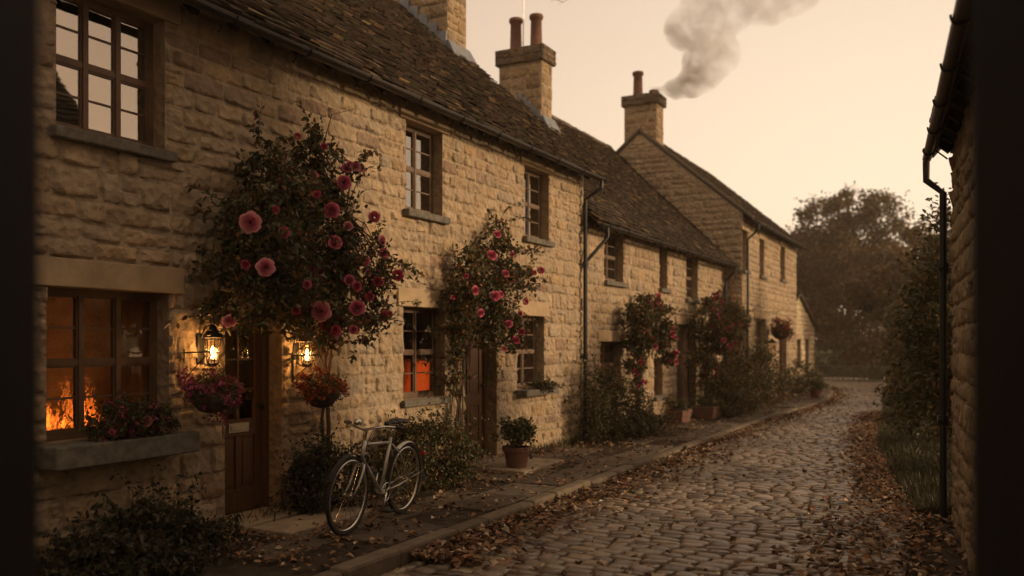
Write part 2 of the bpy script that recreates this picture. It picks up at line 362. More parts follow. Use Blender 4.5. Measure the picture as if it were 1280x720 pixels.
# ------------------------------------------------------------------ windows, doors
def window(par, x0,x1,z0,z1, y=.14, cols=2, rows=2, bars=1, fm='wood_frame', gm='glass', sill=.09, sillh=.09, sm='sill', fw=.045, vb=0, sext=.06, label=None, curtain=None):
    f=MB(); d=.06
    f.box(x0,x0+fw,y,y+d,z0,z1); f.box(x1-fw,x1,y,y+d,z0,z1)
    f.box(x0+fw,x1-fw,y,y+d,z0,z0+fw*1.3); f.box(x0+fw,x1-fw,y,y+d,z1-fw,z1)
    X0,X1,Z0,Z1=x0+fw,x1-fw,z0+fw*1.3,z1-fw; mw=fw*.8
    for c in range(1,cols):
        x=X0+(X1-X0)*c/cols; f.box(x-mw/2,x+mw/2,y-.004,y+d-.004,Z0,Z1)
    for r in range(1,rows):
        z=Z0+(Z1-Z0)*r/rows
        for c in range(cols):
            xa=X0+(X1-X0)*c/cols+(mw/2 if c else 0); xb=X0+(X1-X0)*(c+1)/cols-(mw/2 if c<cols-1 else 0)
            f.box(xa,xb,y+.002,y+d-.008,z-mw/2,z+mw/2)
    for r in range(rows):
        for c in range(cols):
            xa=X0+(X1-X0)*c/cols+(mw/2 if c else 0); xb=X0+(X1-X0)*(c+1)/cols-(mw/2 if c<cols-1 else 0)
            za=Z0+(Z1-Z0)*r/rows+(mw/2 if r else 0); zb=Z0+(Z1-Z0)*(r+1)/rows-(mw/2 if r<rows-1 else 0)
            s_=.016                        # casement edge
            f.box(xa,xa+s_,y+.01,y+.045,za,zb); f.box(xb-s_,xb,y+.01,y+.045,za,zb)
            f.box(xa+s_,xb-s_,y+.01,y+.045,za,za+s_); f.box(xa+s_,xb-s_,y+.01,y+.045,zb-s_,zb)
            for b in range(1,bars+1):
                z=za+(zb-za)*b/(bars+1); f.box(xa+s_,xb-s_,y+.016,y+.036,z-.008,z+.008)
            for b in range(1,vb+1):
                x=xa+(xb-xa)*b/(vb+1); f.box(x-.008,x+.008,y+.014,y+.034,za+s_,zb-s_)
    o=f.build('window',M[fm],par)
    if label: o['label']=label
    p=MB(); p.box(X0-.005,X1+.005,y+.024,y+.028,Z0-.005,Z1+.005); p.build('pane',M[gm],o)
    if sill:
        s_=MB(); rr=random.Random(int(x0*100)); n=8; xa,xb=x0-sext,x1+sext
        for i in range(n):
            u0=xa+(xb-xa)*i/n; u1=xa+(xb-xa)*(i+1)/n
        s_.box(xa,xb,-sill,y-.003,z0-sillh,z0-.004)
        so=s_.build('sill',M[sm],o,bev=.012)
    if curtain:
        n=26
        for (ca,cb) in curtain:
            c=MB()
            for i in range(n):
                u0=ca+(cb-ca)*i/n; u1=ca+(cb-ca)*(i+1)/n
                g=lambda u:y+.14+.022*math.sin(u*70)
                c.quad((u0,g(u0),z0-.05),(u1,g(u1),z0-.05),(u1,g(u1),z1+.05),(u0,g(u0),z1+.05))
            c.build('curtain',M['curtain'],o,smooth=True)
    return o
def lintel(par, x0,x1,z1,h=.2,ext=.14,out=.034):
    m=MB(); c=jit(DRESS,.1); m.box(x0-ext,x1+ext,-out,.05,z1+.002,z1+h-.006,(c[0]*1.12,c[1]*1.15,c[2]*1.15))
    m.build('lintel',M['dressed'],par,bev=.008)
    return (x0-ext,x1+ext,z1,z1+h)
def door(par, x0,x1,z1, y=.20, z0=.06, mt='wood', glazed=False, plate=False, label=None):
    f=MB(); fw=.06
    f.box(x0,x0+fw,y-.04,y+.06,z0-.02,z1); f.box(x1-fw,x1,y-.04,y+.06,z0-.02,z1); f.box(x0+fw,x1-fw,y-.04,y+.06,z1-fw,z1)
    f.build('door_frame',M[mt],par,bev=.004)
    d=MB(); a,b=x0+fw+.003,x1-fw-.003; w=b-a; st=.09; t=z1-fw-.004; zr=[z0,z0+.22,z0+.72,z0+.88,t-.10]
    d.box(a,a+st,y,y+.045,z0,t); d.box(b-st,b,y,y+.045,z0,t)
    d.box(a+st,b-st,y,y+.045,z0,z0+.22); d.box(a+st,b-st,y,y+.045,z0+.72,z0+.88); d.box(a+st,b-st,y,y+.045,t-.10,t)
    mid=(a+b)/2; d.box(mid-.035,mid+.035,y+.001,y+.044,z0+.22,z0+.72)
    for (p,q) in ((a+st,mid-.035),(mid+.035,b-st)):
        d.box(p,q,y+.018,y+.03,z0+.22,z0+.72); d.box(p+.03,q-.03,y+.008,y+.019,z0+.25,z0+.69)
    if not glazed:
        d.box(mid-.035,mid+.035,y+.001,y+.044,z0+.88,t-.10)
        for (p,q) in ((a+st,mid-.035),(mid+.035,b-st)):
            d.box(p,q,y+.018,y+.03,z0+.88,t-.10); d.box(p+.03,q-.03,y+.008,y+.019,z0+.91,t-.13)
    else:
        d.box(mid-.012,mid+.012,y+.004,y+.034,z0+.88,t-.10)
        for k in (1,2):
            zz=z0+.88+(t-.10-z0-1.06)*k/3; d.box(a+st,b-st,y+.006,y+.032,zz-.01,zz+.01)
    o=d.build('door',M[mt],par,bev=.003)
    if label: o['label']=label
    if glazed:
        g=MB(); g.box(a+st-.005,b-st+.005,y+.018,y+.023,z0+1.055,t-.095); g.build('pane',M['glass_lit'],o)
    if plate:
        g=MB(); zc=z0+.80; g.box(mid-.13,mid+.13,y-.008,y-.001,zc-.045,zc+.045); g.box(mid-.11,mid+.11,y-.013,y-.008,zc-.022,zc+.026)
        g.build('letter_plate',M['brass'],o,bev=.003)
    k=MB(); k.lathe([(0,-.03),(.018,-.028),(.026,-.012),(.020,0),(.010,.006),(.010,.03)],seg=12)
    kv=[(b-.05+v[0],y+v[2]-.03,z0+1.0+v[1]) for v in k.v]; k.v=kv; k.build('handle',M['iron'],o,smooth=True)
    return o
def gutter(par, x0,x1,y,z,r=.055,step=.95,mt='gutter',flip=1):
    g=MB(); n=8; L=x1-x0; m=max(2,int(L/1.0)); rr=random.Random(int(x1*10))
    sag=[rr.uniform(-.006,.006) for _ in range(m+1)]
    for i in range(m):
        a0,a1=x0+L*i/m,x0+L*(i+1)/m
        for k in range(n):
            t0=math.pi+math.pi*k/n; t1=math.pi+math.pi*(k+1)/n
            P=lambda a,t,s,rr_:(a,y+rr_*math.cos(t),z+s+rr_*math.sin(t))
            g.quad(P(a0,t0,sag[i],r),P(a1,t0,sag[i+1],r),P(a1,t1,sag[i+1],r),P(a0,t1,sag[i],r))
            g.quad(P(a0,t1,sag[i],r-.006),P(a1,t1,sag[i+1],r-.006),P(a1,t0,sag[i+1],r-.006),P(a0,t0,sag[i],r-.006))
        g.box(a0,a1,y-r-.004,y-r+.004,z+sag[i]-.006,z+sag[i]+.004)
    for xe in (x0,x1):
        g.poly([(xe,y+r*math.cos(math.pi+math.pi*k/n),z+r*math.sin(math.pi+math.pi*k/n)) for k in range(n+1)])
    o=g.build('gutter',M[mt],par)
    x=x0+.3
    while x<x1:
        b=MB(); b.tube([(x,y-flip*(r+.008),z+.012)]+[(x,y+flip*(r+.008)*math.cos(math.pi+math.pi*k/6),z+(r+.008)*math.sin(math.pi+math.pi*k/6)) for k in range(7)]+[(x,y+flip*(r+.12),z-.10)],.008,5); x+=step; b.build('gutter_bracket',M['iron'],o)
    return o
def pipe(par, pts, r=.037, joints=(), name='downpipe', mt='iron'):
    p=MB(); p.tube(pts,r,10)
    for (x,y,z) in joints:
        p.lathe([(r,-.05),(r+.014,-.05),(r+.014,.05),(r,.05)],(x,y,z),10); p.box(x-.075,x+.075,y+.0,y+.05,z-.012,z+.012)
    return p.build(name,M[mt],par,smooth=False)

def chimney(par, x0,x1,y0,y1,zb,zt, pots=(), seed=5, cap=True, tall=.28, label=None):
    mb=MB(); kw=dict(course=(.2,.3),width=(.28,.5),res=(4,4),amp=.7,base=(.33,.235,.135))
    masonry(mb,lambda a,b,h:(x0-h,y1-a,b),0,y1-y0,zb,zt,seed=seed,**kw)      # towards the near end
    masonry(mb,lambda a,b,h:(x0+a,y0-h,b),0,x1-x0,zb,zt,seed=seed+1,**kw)    # towards the street
    masonry(mb,lambda a,b,h:(x1+h,y0+a,b),0,y1-y0,zb,zt,seed=seed+2,**kw)
    mb.quad((x1,y1,zb),(x0,y1,zb),(x0,y1,zt),(x1,y1,zt),MORT); mb.quad((x0,y0,zt),(x1,y0,zt),(x1,y1,zt),(x0,y1,zt),MORT)
    o=mb.build('chimney',M['stone'],par,smooth=True)
    if label: o['label']=label
    if cap:
        c=MB(); e=.07; kw2=dict(course=(.12,.2),width=(.25,.5),res=(4,4),amp=.9,base=(.17,.12,.08),mort=(.12,.09,.06))
        X0,X1,Y0,Y1=x0-e,x1+e,y0-e,y1+e; z0,z1=zt-.05,zt+tall
        masonry(c,lambda a,b,h:(X0-h,Y1-a,b),0,Y1-Y0,z0,z1,seed=seed+4,**kw2); masonry(c,lambda a,b,h:(X0+a,Y0-h,b),0,X1-X0,z0,z1,seed=seed+5,**kw2)
        masonry(c,lambda a,b,h:(X1+h,Y0+a,b),0,Y1-Y0,z0,z1,seed=seed+6,**kw2)
        k=(.12,.09,.06)
        c.quad((X1,Y1,z0),(X0,Y1,z0),(X0,Y1,z1),(X1,Y1,z1),k); c.quad((X0,Y0,z0),(X0,Y1,z0),(X1,Y1,z0),(X1,Y0,z0),k); c.quad((X0,Y0,z1),(X1,Y0,z1),(X1,Y1,z1),(X0,Y1,z1),k)
        c.build('chimney_cap',M['stone'],o)
        fl=MB()
        for i in range(5):
            for j in range(5):
                def q(i,j):
                    u,v=i/5,j/5; return (X0+.03+(X1-X0-.06)*u,Y0+.03+(Y1-Y0-.06)*v,z1+.002+.10*math.sin(math.pi*u)*math.sin(math.pi*v)+.02*noise.noise(Vector((i*1.3,j*1.7,seed))))
                fl.quad(q(i,j),q(i+1,j),q(i+1,j+1),q(i,j+1))
        fl.build('mortar_bed',M['mortar_flaunch'],o,smooth=True)
    for (px_,py_,h,r) in pots:
        p=MB(); zz=zt+(tall if cap else 0)+.02
        p.lathe([(r*1.12,-.05),(r*1.12,.05),(r,.08),(r*.95,h*.5),(r*.90,h-.12),(r*1.02,h-.11),(r*1.16,h-.08),(r*1.16,h-.02),(r*1.05,h),(r*.8,h),(r*.78,h-.3),(0,h-.3)],(px_,py_,zz),18)
        p.build('chimney_pot',M['terra'],o,smooth=True)
    return o
def flashing(par, x0,x1,y0,y1,roofz,w=.13):
    f=MB(); t=.03
    P=lambda y,k:roofz(y)+k
    n=5                                         # stepped up the near face, apron on the street face
    for (xf,sg) in ((x0-.048,-1),):
        for i in range(n):
            ya=y0+(y1-y0)*i/n; yb=y0+(y1-y0)*(i+1)/n
            f.hexa([(xf-.02,ya,P(ya,.03)),(xf+.03,ya,P(ya,.03)),(xf+.03,yb,P(yb,.03)),(xf-.02,yb,P(yb,.03)),(xf,ya,P(yb,.14)),(xf+.03,ya,P(yb,.14)),(xf+.03,yb,P(yb,.16)),(xf,yb,P(yb,.16))])
            f.hexa([(xf-.14,ya,P(ya,.045)),(xf,ya,P(ya,.045)),(xf,yb,P(yb,.045)),(xf-.14,yb,P(yb,.045)),(xf-.14,ya,P(ya,.052)),(xf,ya,P(ya,.055)),(xf,yb,P(yb,.055)),(xf-.14,yb,P(yb,.052))])
    yf=y0-.048
    f.hexa([(x0-.1,yf-.16,P(yf-.16,.05)),(x1+.1,yf-.16,P(yf-.16,.05)),(x1+.06,y0,P(y0,.02)),(x0-.06,y0,P(y0,.02)),(x0-.1,yf-.16,P(yf-.16,.06)),(x1+.1,yf-.16,P(yf-.16,.06)),(x1+.06,yf,P(y0,.17)),(x0-.06,yf,P(y0,.17))])
    f.build('lead_flashing',M['lead'],par)

# ------------------------------------------------------------------ one cottage of the row
def cottage(name,label,s0,s1,D0,eave,half,ridge,openings,seed,res,amp,gable_near=None,over=.30,tile_kw={},floor=2.5,partitions=(),course=(.14,.25),width=(.22,.52),lint=.2,base=STONE,verge=.06):
    o=thing(name,label,'house',W(s0,D0,0),PHI)
    L=s1-s0; holes=[(a-s0,b-s0,c,d) for (a,b,c,d) in openings]
    blocks=[]
    for h in holes: blocks.append(lintel(o,h[0],h[1],h[3],lint))
    mb=MB()
    masonry(mb,lambda a,b,h:(a,-h,b),0,L,-.12,eave+.05,holes,blocks,seed,course,width,res,amp,base=base)
    D2=2*half; slope=(ridge-eave)/half
    tp=lambda a:(eave+slope*min(a,D2-a))
    # end walls (near end in stone), back wall
    near=lambda a,b,h:(-h,D2-a,b)
    if gable_near: masonry(mb,near,0,D2,-.12,ridge,(),(),seed+9,course,width,(3,3),amp*.7,top=tp,base=(base[0]*.9,base[1]*.9,base[2]*.9))
    else: mb.poly([near(0,-.12,0),near(D2,-.12,0),near(D2,eave,0),near(half,ridge,0),near(0,eave,0)],base)
    far=lambda a,b,h:(L+h,a,b)
    mb.poly([far(0,-.12,0),far(D2,-.12,0),far(D2,eave,0),far(half,ridge,0),far(0,eave,0)],base)
    mb.poly([(L,D2,-.12),(0,D2,-.12),(0,D2,eave),(L,D2,eave)],base)
    reveals(mb,holes)
    # dark closing leaf behind the mortar so that the sky never shines in
    mb.build('wall',M['stone'],o,smooth=True)
    inn=MB(); inn.box(.05,L-.05,.25,D2-.05,floor-.1,floor)  # upper floor and partitions added to keep firelight from the other windows
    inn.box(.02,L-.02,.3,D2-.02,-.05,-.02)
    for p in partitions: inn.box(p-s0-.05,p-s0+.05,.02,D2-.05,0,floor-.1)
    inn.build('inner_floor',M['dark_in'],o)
    # roof
    n=math.hypot(half+over,slope*(half+over)); cs=(half+over)/n; sn=slope*(half+over)/n
    mpf=lambda a,d,h:(a,-over+d*cs-h*sn,eave-slope*over+d*sn+h*cs+.05)
    mpb=lambda a,d,h:(a,D2+over-d*cs+h*sn,eave-slope*over+d*sn+h*cs+.05)
    rb=MB(); tiles(rb,mpf,-verge,L+verge,n,None,seed=seed,**tile_kw)
    c=(.08,.06,.04)
    rb.hexa([mpf(-verge,0,-.03),mpf(L+verge,0,-.03),mpf(L+verge,n,-.03),mpf(-verge,n,-.03),mpf(-verge,0,0),mpf(L+verge,0,0),mpf(L+verge,n,0),mpf(-verge,n,0)],c)
    rb.hexa([mpb(-verge,n,-.03),mpb(L+verge,n,-.03),mpb(L+verge,0,-.03),mpb(-verge,0,-.03),mpb(-verge,n,.03),mpb(L+verge,n,.03),mpb(L+verge,0,.03),mpb(-verge,0,.03)],c)
    ro=rb.build('roof',M['tile'],o)
    rd=MB(); x=-verge; rr=random.Random(seed)
    zt=mpf(0,n,0)[2]
    while x<L+verge:
        w=min(rr.uniform(.38,.5),L+verge-x); k=rr.uniform(-.012,.012); cc=jit((.13,.10,.07),.25,rr)
        rd.hexa([(x,half-.15,zt-.09+k),(x+w-.01,half-.15,zt-.09+k),(x+w-.01,half+.15,zt-.09+k),(x,half+.15,zt-.09+k),(x,half-.03,zt+.07+k),(x+w-.01,half-.03,zt+.07+k),(x+w-.01,half+.03,zt+.07+k),(x,half+.03,zt+.07+k)],cc); x+=w
    rd.build('ridge_tiles',M['tile'],ro,bev=.01)
    x=.2
    while x<L:
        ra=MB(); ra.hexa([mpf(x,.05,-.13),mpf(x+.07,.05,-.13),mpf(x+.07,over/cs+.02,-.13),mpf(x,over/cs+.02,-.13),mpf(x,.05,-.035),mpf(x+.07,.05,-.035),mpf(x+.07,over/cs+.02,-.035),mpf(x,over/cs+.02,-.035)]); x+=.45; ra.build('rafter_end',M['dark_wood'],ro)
    ra2=gutter(o,-verge+.01,L+verge,-over-.05,eave-slope*over+.02)
    roofz=lambda y:eave+.05+slope*y
    return o,roofz,mpf

def op(pxa,pxb,D,head,sill,hx=None):
    """opening from picture columns pxa..pxb; head and sill read at column hx"""
    hx=hx or pxa
    return (wp(pxa,400,D)[0],wp(pxb,400,D)[0],wp(hx,sill,D)[1],wp(hx,head,D)[1])

# ==================================================================== SETTING
def strip(name,pts,z,mt,**t):
    m=MB(); m.poly([(p[0],p[1],z) for p in pts]); return m.build(name,M[mt],kind='structure',**t)
g=MB(); N=30
for i in range(N):
    for j in range(N):
        def q(i,j):
            f=lambda k:math.copysign(abs(k/N*2-1)**2.2,k/N*2-1)*200
            x,y=f(i),f(j)+30; z=-.17
            r=math.hypot(x,y)
            if r>50: z+= (r-50)*.006*(1+.5*math.sin(x*.01))
            return (x,y,z)
        g.quad(q(i,j),q(i+1,j),q(i+1,j+1),q(i,j+1))
g.build('ground',M['grass_g'],smooth=True,kind='structure')

# lane: left edge (kerb) and right edge, both as functions of the distance along the row
def interp(x,xs,ys): return float(np.interp(x,xs,ys))
KS=[-12,20,24,27,31,35,39,42]; KD=[4.23,4.23,4.0,3.95,4.3,4.9,5.6,6.6]
RS=[-12,5,9.8,15.8,22,29,34,39,42,46]; RD=[.35,.45,.55,1.45,1.9,2.44,2.9,3.2,3.3,3.4]
kd=lambda s:interp(s,KS,KD); rdg=lambda s:interp(s,RS,RD)
LEFT=[W(s,kd(s)) for s in np.arange(-6,42,.5)]; RIGHT=[W(s,rdg(s)) for s in np.arange(-6,42,.5)]
tailL=[Vector((13.2,42.6,0)),Vector((10.5,46,0)),Vector((5,49,0)),Vector((-6,51,0))]
tailR=[Vector((17.2,42.5,0)),Vector((16.2,46.5,0)),Vector((12,51,0)),Vector((5,54,0)),Vector((-6,56,0))]
strip('lane_bed',[p for p in LEFT+tailL]+[p for p in (RIGHT+tailR)[::-1]],-.135,'earth')
setts=MB(); rr=random.Random(21)
def sett(P,h,c):
    # P: four ground corners; domed stone
    n0=len(setts.v); cx=sum(p[0] for p in P)/4; cy=sum(p[1] for p in P)/4
    t1,t2=rr.uniform(-.009,.009),rr.uniform(-.009,.009)
    ring=[]
    for k in (1.0,.95,.66):
        for i in range(4):
            p=P[i]; q=P[(i+1)%4]
            for fr in (0,.5):
                x=p[0]*(1-fr)+q[0]*fr; y=p[1]*(1-fr)+q[1]*fr
                kk=k*(.99 if fr==0 else 1.0)
                z={1.0:-.045,.95:h-.009,.66:h}[k]
                if k<1: z+=((i in(1,2))*2-1)*t1*k+((i in(2,3))*2-1)*t2*k
                setts.v.append((cx+(x-cx)*kk+rr.uniform(-.003,.003),cy+(y-cy)*kk+rr.uniform(-.004,.004),-.10+z))
    setts.v.append((cx,cy,-.10+h+.001))
    for r_ in range(2):
        for i in range(8):
            a=n0+r_*8+i; b=n0+r_*8+(i+1)%8; setts.f.append((a,b,b+8,a+8)); setts.c.append(c)
    for i in range(8):
        setts.f.append((n0+16+i,n0+16+(i+1)%8,n0+24)); setts.c.append(c)
s=.0
while s<47:
    ds=rr.uniform(.125,.148)*(1 if s<24 else 1.25)
    if s<41.8:
        A=W(s,kd(s)-.17); B=W(s,rdg(s)-.05); A2=W(s+ds,kd(s+ds)-.17); B2=W(s+ds,rdg(s+ds)-.05)
    else:
        k=(s-41.8)/6; 
        A=tailL[0].lerp(tailL[1],min(k,1)); A2=tailL[0].lerp(tailL[1],min(k+.03,1)); B=tailR[0].lerp(tailR[1],min(k,1)); B2=tailR[0].lerp(tailR[1],min(k+.03,1))
    L=(B-A).length; u=rr.uniform(-.15,0)
    while u<L:
        w=rr.uniform(.16,.28)*(1 if s<24 else 1.2); u0=max(u,0)+.008; u1=min(u+w,L)-.008
        if u1-u0>.05:
            wob=lambda x:.020*noise.noise(Vector((x*1.4,s*1.2,0)))*1.5
            P=[]
            for (uu,e0) in ((u0,0),(u1,0),(u1,1),(u0,1)):
                a=A.lerp(B,uu/L); b=A2.lerp(B2,uu/L); kk=.06+.88*e0
                p=a.lerp(b,kk); d=(A2-A).normalized()*wob(uu); P.append((p.x+d.x,p.y+d.y))
            kx=rr.gauss(1,.2); base=(.21,.157,.107)
            if rr.random()<.10: base=(.11,.08,.055)
            P=P[::-1]
            hh=rr.uniform(-.006,.006)+.02*noise.noise(Vector((P[0][0]*.5,P[0][1]*.5,3)))
            sett(P,hh,(base[0]*kx,base[1]*kx,base[2]*kx*rr.uniform(.9,1.1)))
        u+=w
    s+=ds
setts.build('cobbled_lane',M['road'],smooth=True,kind='structure')
# kerb
kb=MB(); s=-2.0
while s<41.5:
    w=rr.uniform(.55,1.0); a,b=s+.006,s+w-.006; c=jit((.135,.105,.072),.25)
    zj=rr.uniform(-.008,.012)
    P=[W(a,kd(a)-.15+rr.uniform(-.008,.008),-.2),W(b,kd(b)-.15+rr.uniform(-.008,.008),-.2),W(b,kd(b)+.02,-.2),W(a,kd(a)+.02,-.2)]
    kb.hexa(P[::-1][::-1]+[Vector((p.x,p.y,zj)) for p in P],c); s+=w
kb.build('kerb',M['kerb'],bev=.03,kind='structure')
# pavement: earth bed with worn flagstones
strip('pavement_bed',[W(s,kd(s)+.02) for s in np.arange(-3,42,.5)]+[W(s,9) for s in (41.5,-3)],-.03,'earth')
pv=MB(); s=5.2
while s<33:
    w=rr.uniform(.55,.95); d=kd(s)+.05
    while d<kd(s)+1.35:
        dw=rr.uniform(.4,.65); 
        if rr.random()<.72:
            c=jit((.095,.072,.050),.3); z=rr.uniform(-.016,.0)
            t1,t2=rr.uniform(-.006,.006),rr.uniform(-.006,.006)
            a,b=s+.012,s+w-.012; e,f=d+.012,d+dw-.012
            P=[W(a,e),W(b,e),W(b,f),W(a,f)]
            kb_=[Vector((p.x,p.y,-.08)) for p in P]; kt=[Vector((P[0].x,P[0].y,z+t1)),Vector((P[1].x,P[1].y,z-t1)),Vector((P[2].x,P[2].y,z+t2)),Vector((P[3].x,P[3].y,z-t2))]
            pv.hexa(kb_[::-1][::-1]+kt,c)
        d+=dw
    s+=w
pv.build('pavement',M['pave'],bev=.012,kind='structure')

# ==================================================================== HOUSE 1 (nearest)
U1=op(70,206,6,24,188,200); U2=op(507,553,6,149,261); U3=op(655,686,6,206,295)
L1=op(58,211,6,366,548,200); L1=(L1[0],L1[1],.93,L1[3]); L2=op(504,556,6,383,500); L3=op(646,680,6,394,487)
D1=(wp(281,400)[0],wp(352,400)[0],.0,2.14); D2_=(wp(580,400)[0],wp(621,400)[0],.0,2.08)
S1=14.1
h1,rz1,mp1=cottage('stone_cottage','nearest honey stone cottage with lit lower window and a bicycle in front',.6,S1,6.0,4.73,3.3,7.75,
    [U1,U2,U3,L1,L2,L3,D1,D2_],31,(9,7),1.0,partitions=(7.95,),lint=.22)
s0=.6
def hw(par,s0,o,**k): return window(par,o[0]-s0,o[1]-s0,o[2],o[3],**k)
hw(h1,s0,U1,cols=3,rows=2,bars=1,fw=.05,label='large upper window of six lights reflecting the sky',curtain=[(U1[1]-s0-.22,U1[1]-s0+.02)])
hw(h1,s0,U2,cols=2,rows=2,bars=1,fm='old_frame'); hw(h1,s0,U3,cols=2,rows=2,bars=1,fm='old_frame')
hw(h1,s0,L1,cols=3,rows=2,bars=1,fw=.05,gm='glass_lit',sill=.26,sillh=.17,sext=.10,label='large lower window glowing with firelight',curtain=[(L1[0]-s0-.05,L1[0]-s0+.14),(L1[1]-s0-.30,L1[1]-s0+.05)])
hw(h1,s0,L2,cols=2,rows=2,bars=1,gm='glass_lit',sill=.07,label='lower window with orange lamplight in its bottom panes')
hw(h1,s0,L3,cols=2,rows=2,bars=1,fm='old_frame',sill=.22,sillh=.10,sext=.10)
door(h1,D1[0]-s0,D1[1]-s0,D1[3],glazed=True,plate=True,label='brown panelled door with glazed top and metal letter plate')
door(h1,D2_[0]-s0,D2_[1]-s0,D2_[3],label='warm brown panelled door behind the second climbing rose')
for (a,b,y0,y1,z) in ((D1[0]-s0-.06,D1[1]-s0+.06,-.30,.19,.055),(D1[0]-s0-.02,D1[1]-s0+.48,-.80,-.32,.032),(D2_[0]-s0-.1,D2_[1]-s0+.1,-.35,.19,.06),(D2_[0]-s0-.1,D2_[1]-s0+.3,-.95,-.37,.03)):
    m=MB(); m.hexa([(a,y0,-.05),(b,y0+.03,-.05),(b-.02,y1,-.05),(a,y1,-.05),(a,y0,z),(b,y0+.03,z-.006),(b-.02,y1,z),(a,y1,z+.004)],(.32,.25,.17)); m.build('doorstep',M['pave'],h1,bev=.012)
# chimney A
zc=rz1(8.3-6); c=chimney(h1,13.35-s0,14.0-s0,2.3,3.45,zc-.2,9.6,((13.68-s0,2.6,.7,.13),(13.68-s0,3.15,.7,.13)),51)
flashing(c,13.35-s0,14.0-s0,2.3,3.3,rz1)
# downpipe at the far end
px=S1-.12-s0; zg=4.73-.27
pipe(h1,[(px+.1,-.35,zg),(px+.1,-.35,zg-.14),(px,-.09,zg-.34),(px,-.09,0.02)],.036,((px,-.09,3.0),(px,-.09,1.42)))
# lead valley strip on the far verge
# ==================================================================== HOUSE 2
o2=[op(755,779,6,286,350),op(824,834,6,306,360),op(857,872,6,318,373),op(750,776,6,427,488),op(817,828,6,448,496)]
D3=(wp(846,400)[0],wp(870,400)[0],0,2.08)
s0=S1; S2=23.8
h2,rz2,mp2=cottage('stone_cottage','middle lower stone cottage between the tall downpipe and the smoking gable',S1+.02,S2,6.0,3.98,3.3,7.2,o2+[D3],57,(5,4),.9,lint=.2)
s0=S1+.02
for i,o in enumerate(o2): hw(h2,s0,o,cols=2 if o[1]-o[0]>.55 else 1,rows=2,bars=1,fm='old_frame' if i<3 else 'wood_frame')
door(h2,D3[0]-s0,D3[1]-s0,2.08,mt='wood',label='dark door half hidden behind the leafy climber')
m=MB(); m.box(D3[0]-s0-.1,D3[1]-s0+.1,-.35,.19,-.05,.06,(.2,.16,.11)); m.build('doorstep',M['pave'],h2,bev=.012)
y0,y1=8.71-6,9.81-6
c=chimney(h2,18.06-s0,18.6-s0,y0,y1,rz2(y0)-.2,8.15,((18.33-s0,y0+.27,.78,.14),(18.33-s0,y0+.80,.78,.14)),61,tall=.30,label='square stone chimney with two clay pots')
flashing(c,18.06-s0,18.6-s0,y0,3.3,rz2)
# branch pipe from this gutter back to the shared downpipe
pipe(h2,[(.22,-.36,3.98-.32),(.22,-.36,3.50),(.0,-.20,3.22),(-.10,-.11,3.08)],.03)
pipe(h2,[(S2-s0-.18,-.36,3.70),(S2-s0-.18,-.34,3.55),(S2-s0-.14,-.09,3.3),(S2-s0-.14,-.09,.02)],.034,((S2-s0-.14,-.09,2.2),))
# TV aerial on chimney B
ar=thing('television_aerial','thin metal rooftop aerial above the twin-pot chimney','aerial',W(18.3,9.3,8.3),PHI)
m=MB(); m.tube([(0,0,0),(0,0,1.62)],.014,6); m.build('mast',M['chrome'],ar)
m=MB(); m.tube([(-.3,.15,1.62),(.9,-.62,1.50)],.012,6)
for k in range(7):
    t=k/6; cx,cy,cz=-.3+1.2*t,.15-.77*t,1.62-.12*t; m.tube([(cx-.10,cy-.16,cz),(cx+.10,cy+.16,cz)],.005,5)
m.build('antenna_boom',M['chrome'],ar)
# ==================================================================== HOUSE 3
D=5.5
o3=[op(928,934.5,D,287,337),op(949,955,D,298,344),op(975,981,D,307,349),op(927,935,D,398,448),op(944,957,D,398,448)]
D4=(wp(973,400,D)[0],wp(983,400,D)[0],0,2.1)
h3,rz3,mp3=cottage('stone_house','taller stone house with a gable and smoking chimney',23.8,31.9,D,5.15,2.9,7.6,o3+[D4],71,(3,3),.8,gable_near=True,lint=.2,verge=.04)
for i,o in enumerate(o3): hw(h3,23.8,o,cols=2,rows=2,bars=0,fm='old_frame')
door(h3,D4[0]-23.8,D4[1]-23.8,2.1)
m=MB(); m.box(D4[0]-23.9,D4[1]-23.7,-.35,.19,-.05,.06,(.2,.16,.11)); m.build('doorstep',M['pave'],h3,bev=.012)
c=chimney(h3,.02,.62,7.9-D,8.86-D,6.4,8.45,((.30,8.55-D,.72,.14),(.32,8.08-D,.14,.12)),81,tall=.24,label='gable chimney giving off smoke')
m=MB()                                     # coping along the gable
sl=(7.6-5.15)/2.9
for (ya,yb) in ((-.3,2.9),(5.8+.3,2.9)):
    za,zb=5.15+sl*(ya if ya<2.9 else 5.8-ya),7.6
    m.hexa([(-.07,ya,za+.04),(.12,ya,za+.04),(.12,yb,zb+.04),(-.07,yb,zb+.04),(-.07,ya,za+.13),(.12,ya,za+.13),(.12,yb,zb+.13),(-.07,yb,zb+.13)],(.12,.10,.08))
m.build('gable_coping',M['dressed'],h3,bev=.01)
pipe(h3,[(.35,-.36,5.15-.28),(.35,-.34,4.7),(.25,-.09,4.45),(.25,-.09,.02)],.034,((.25,-.09,2.5),))
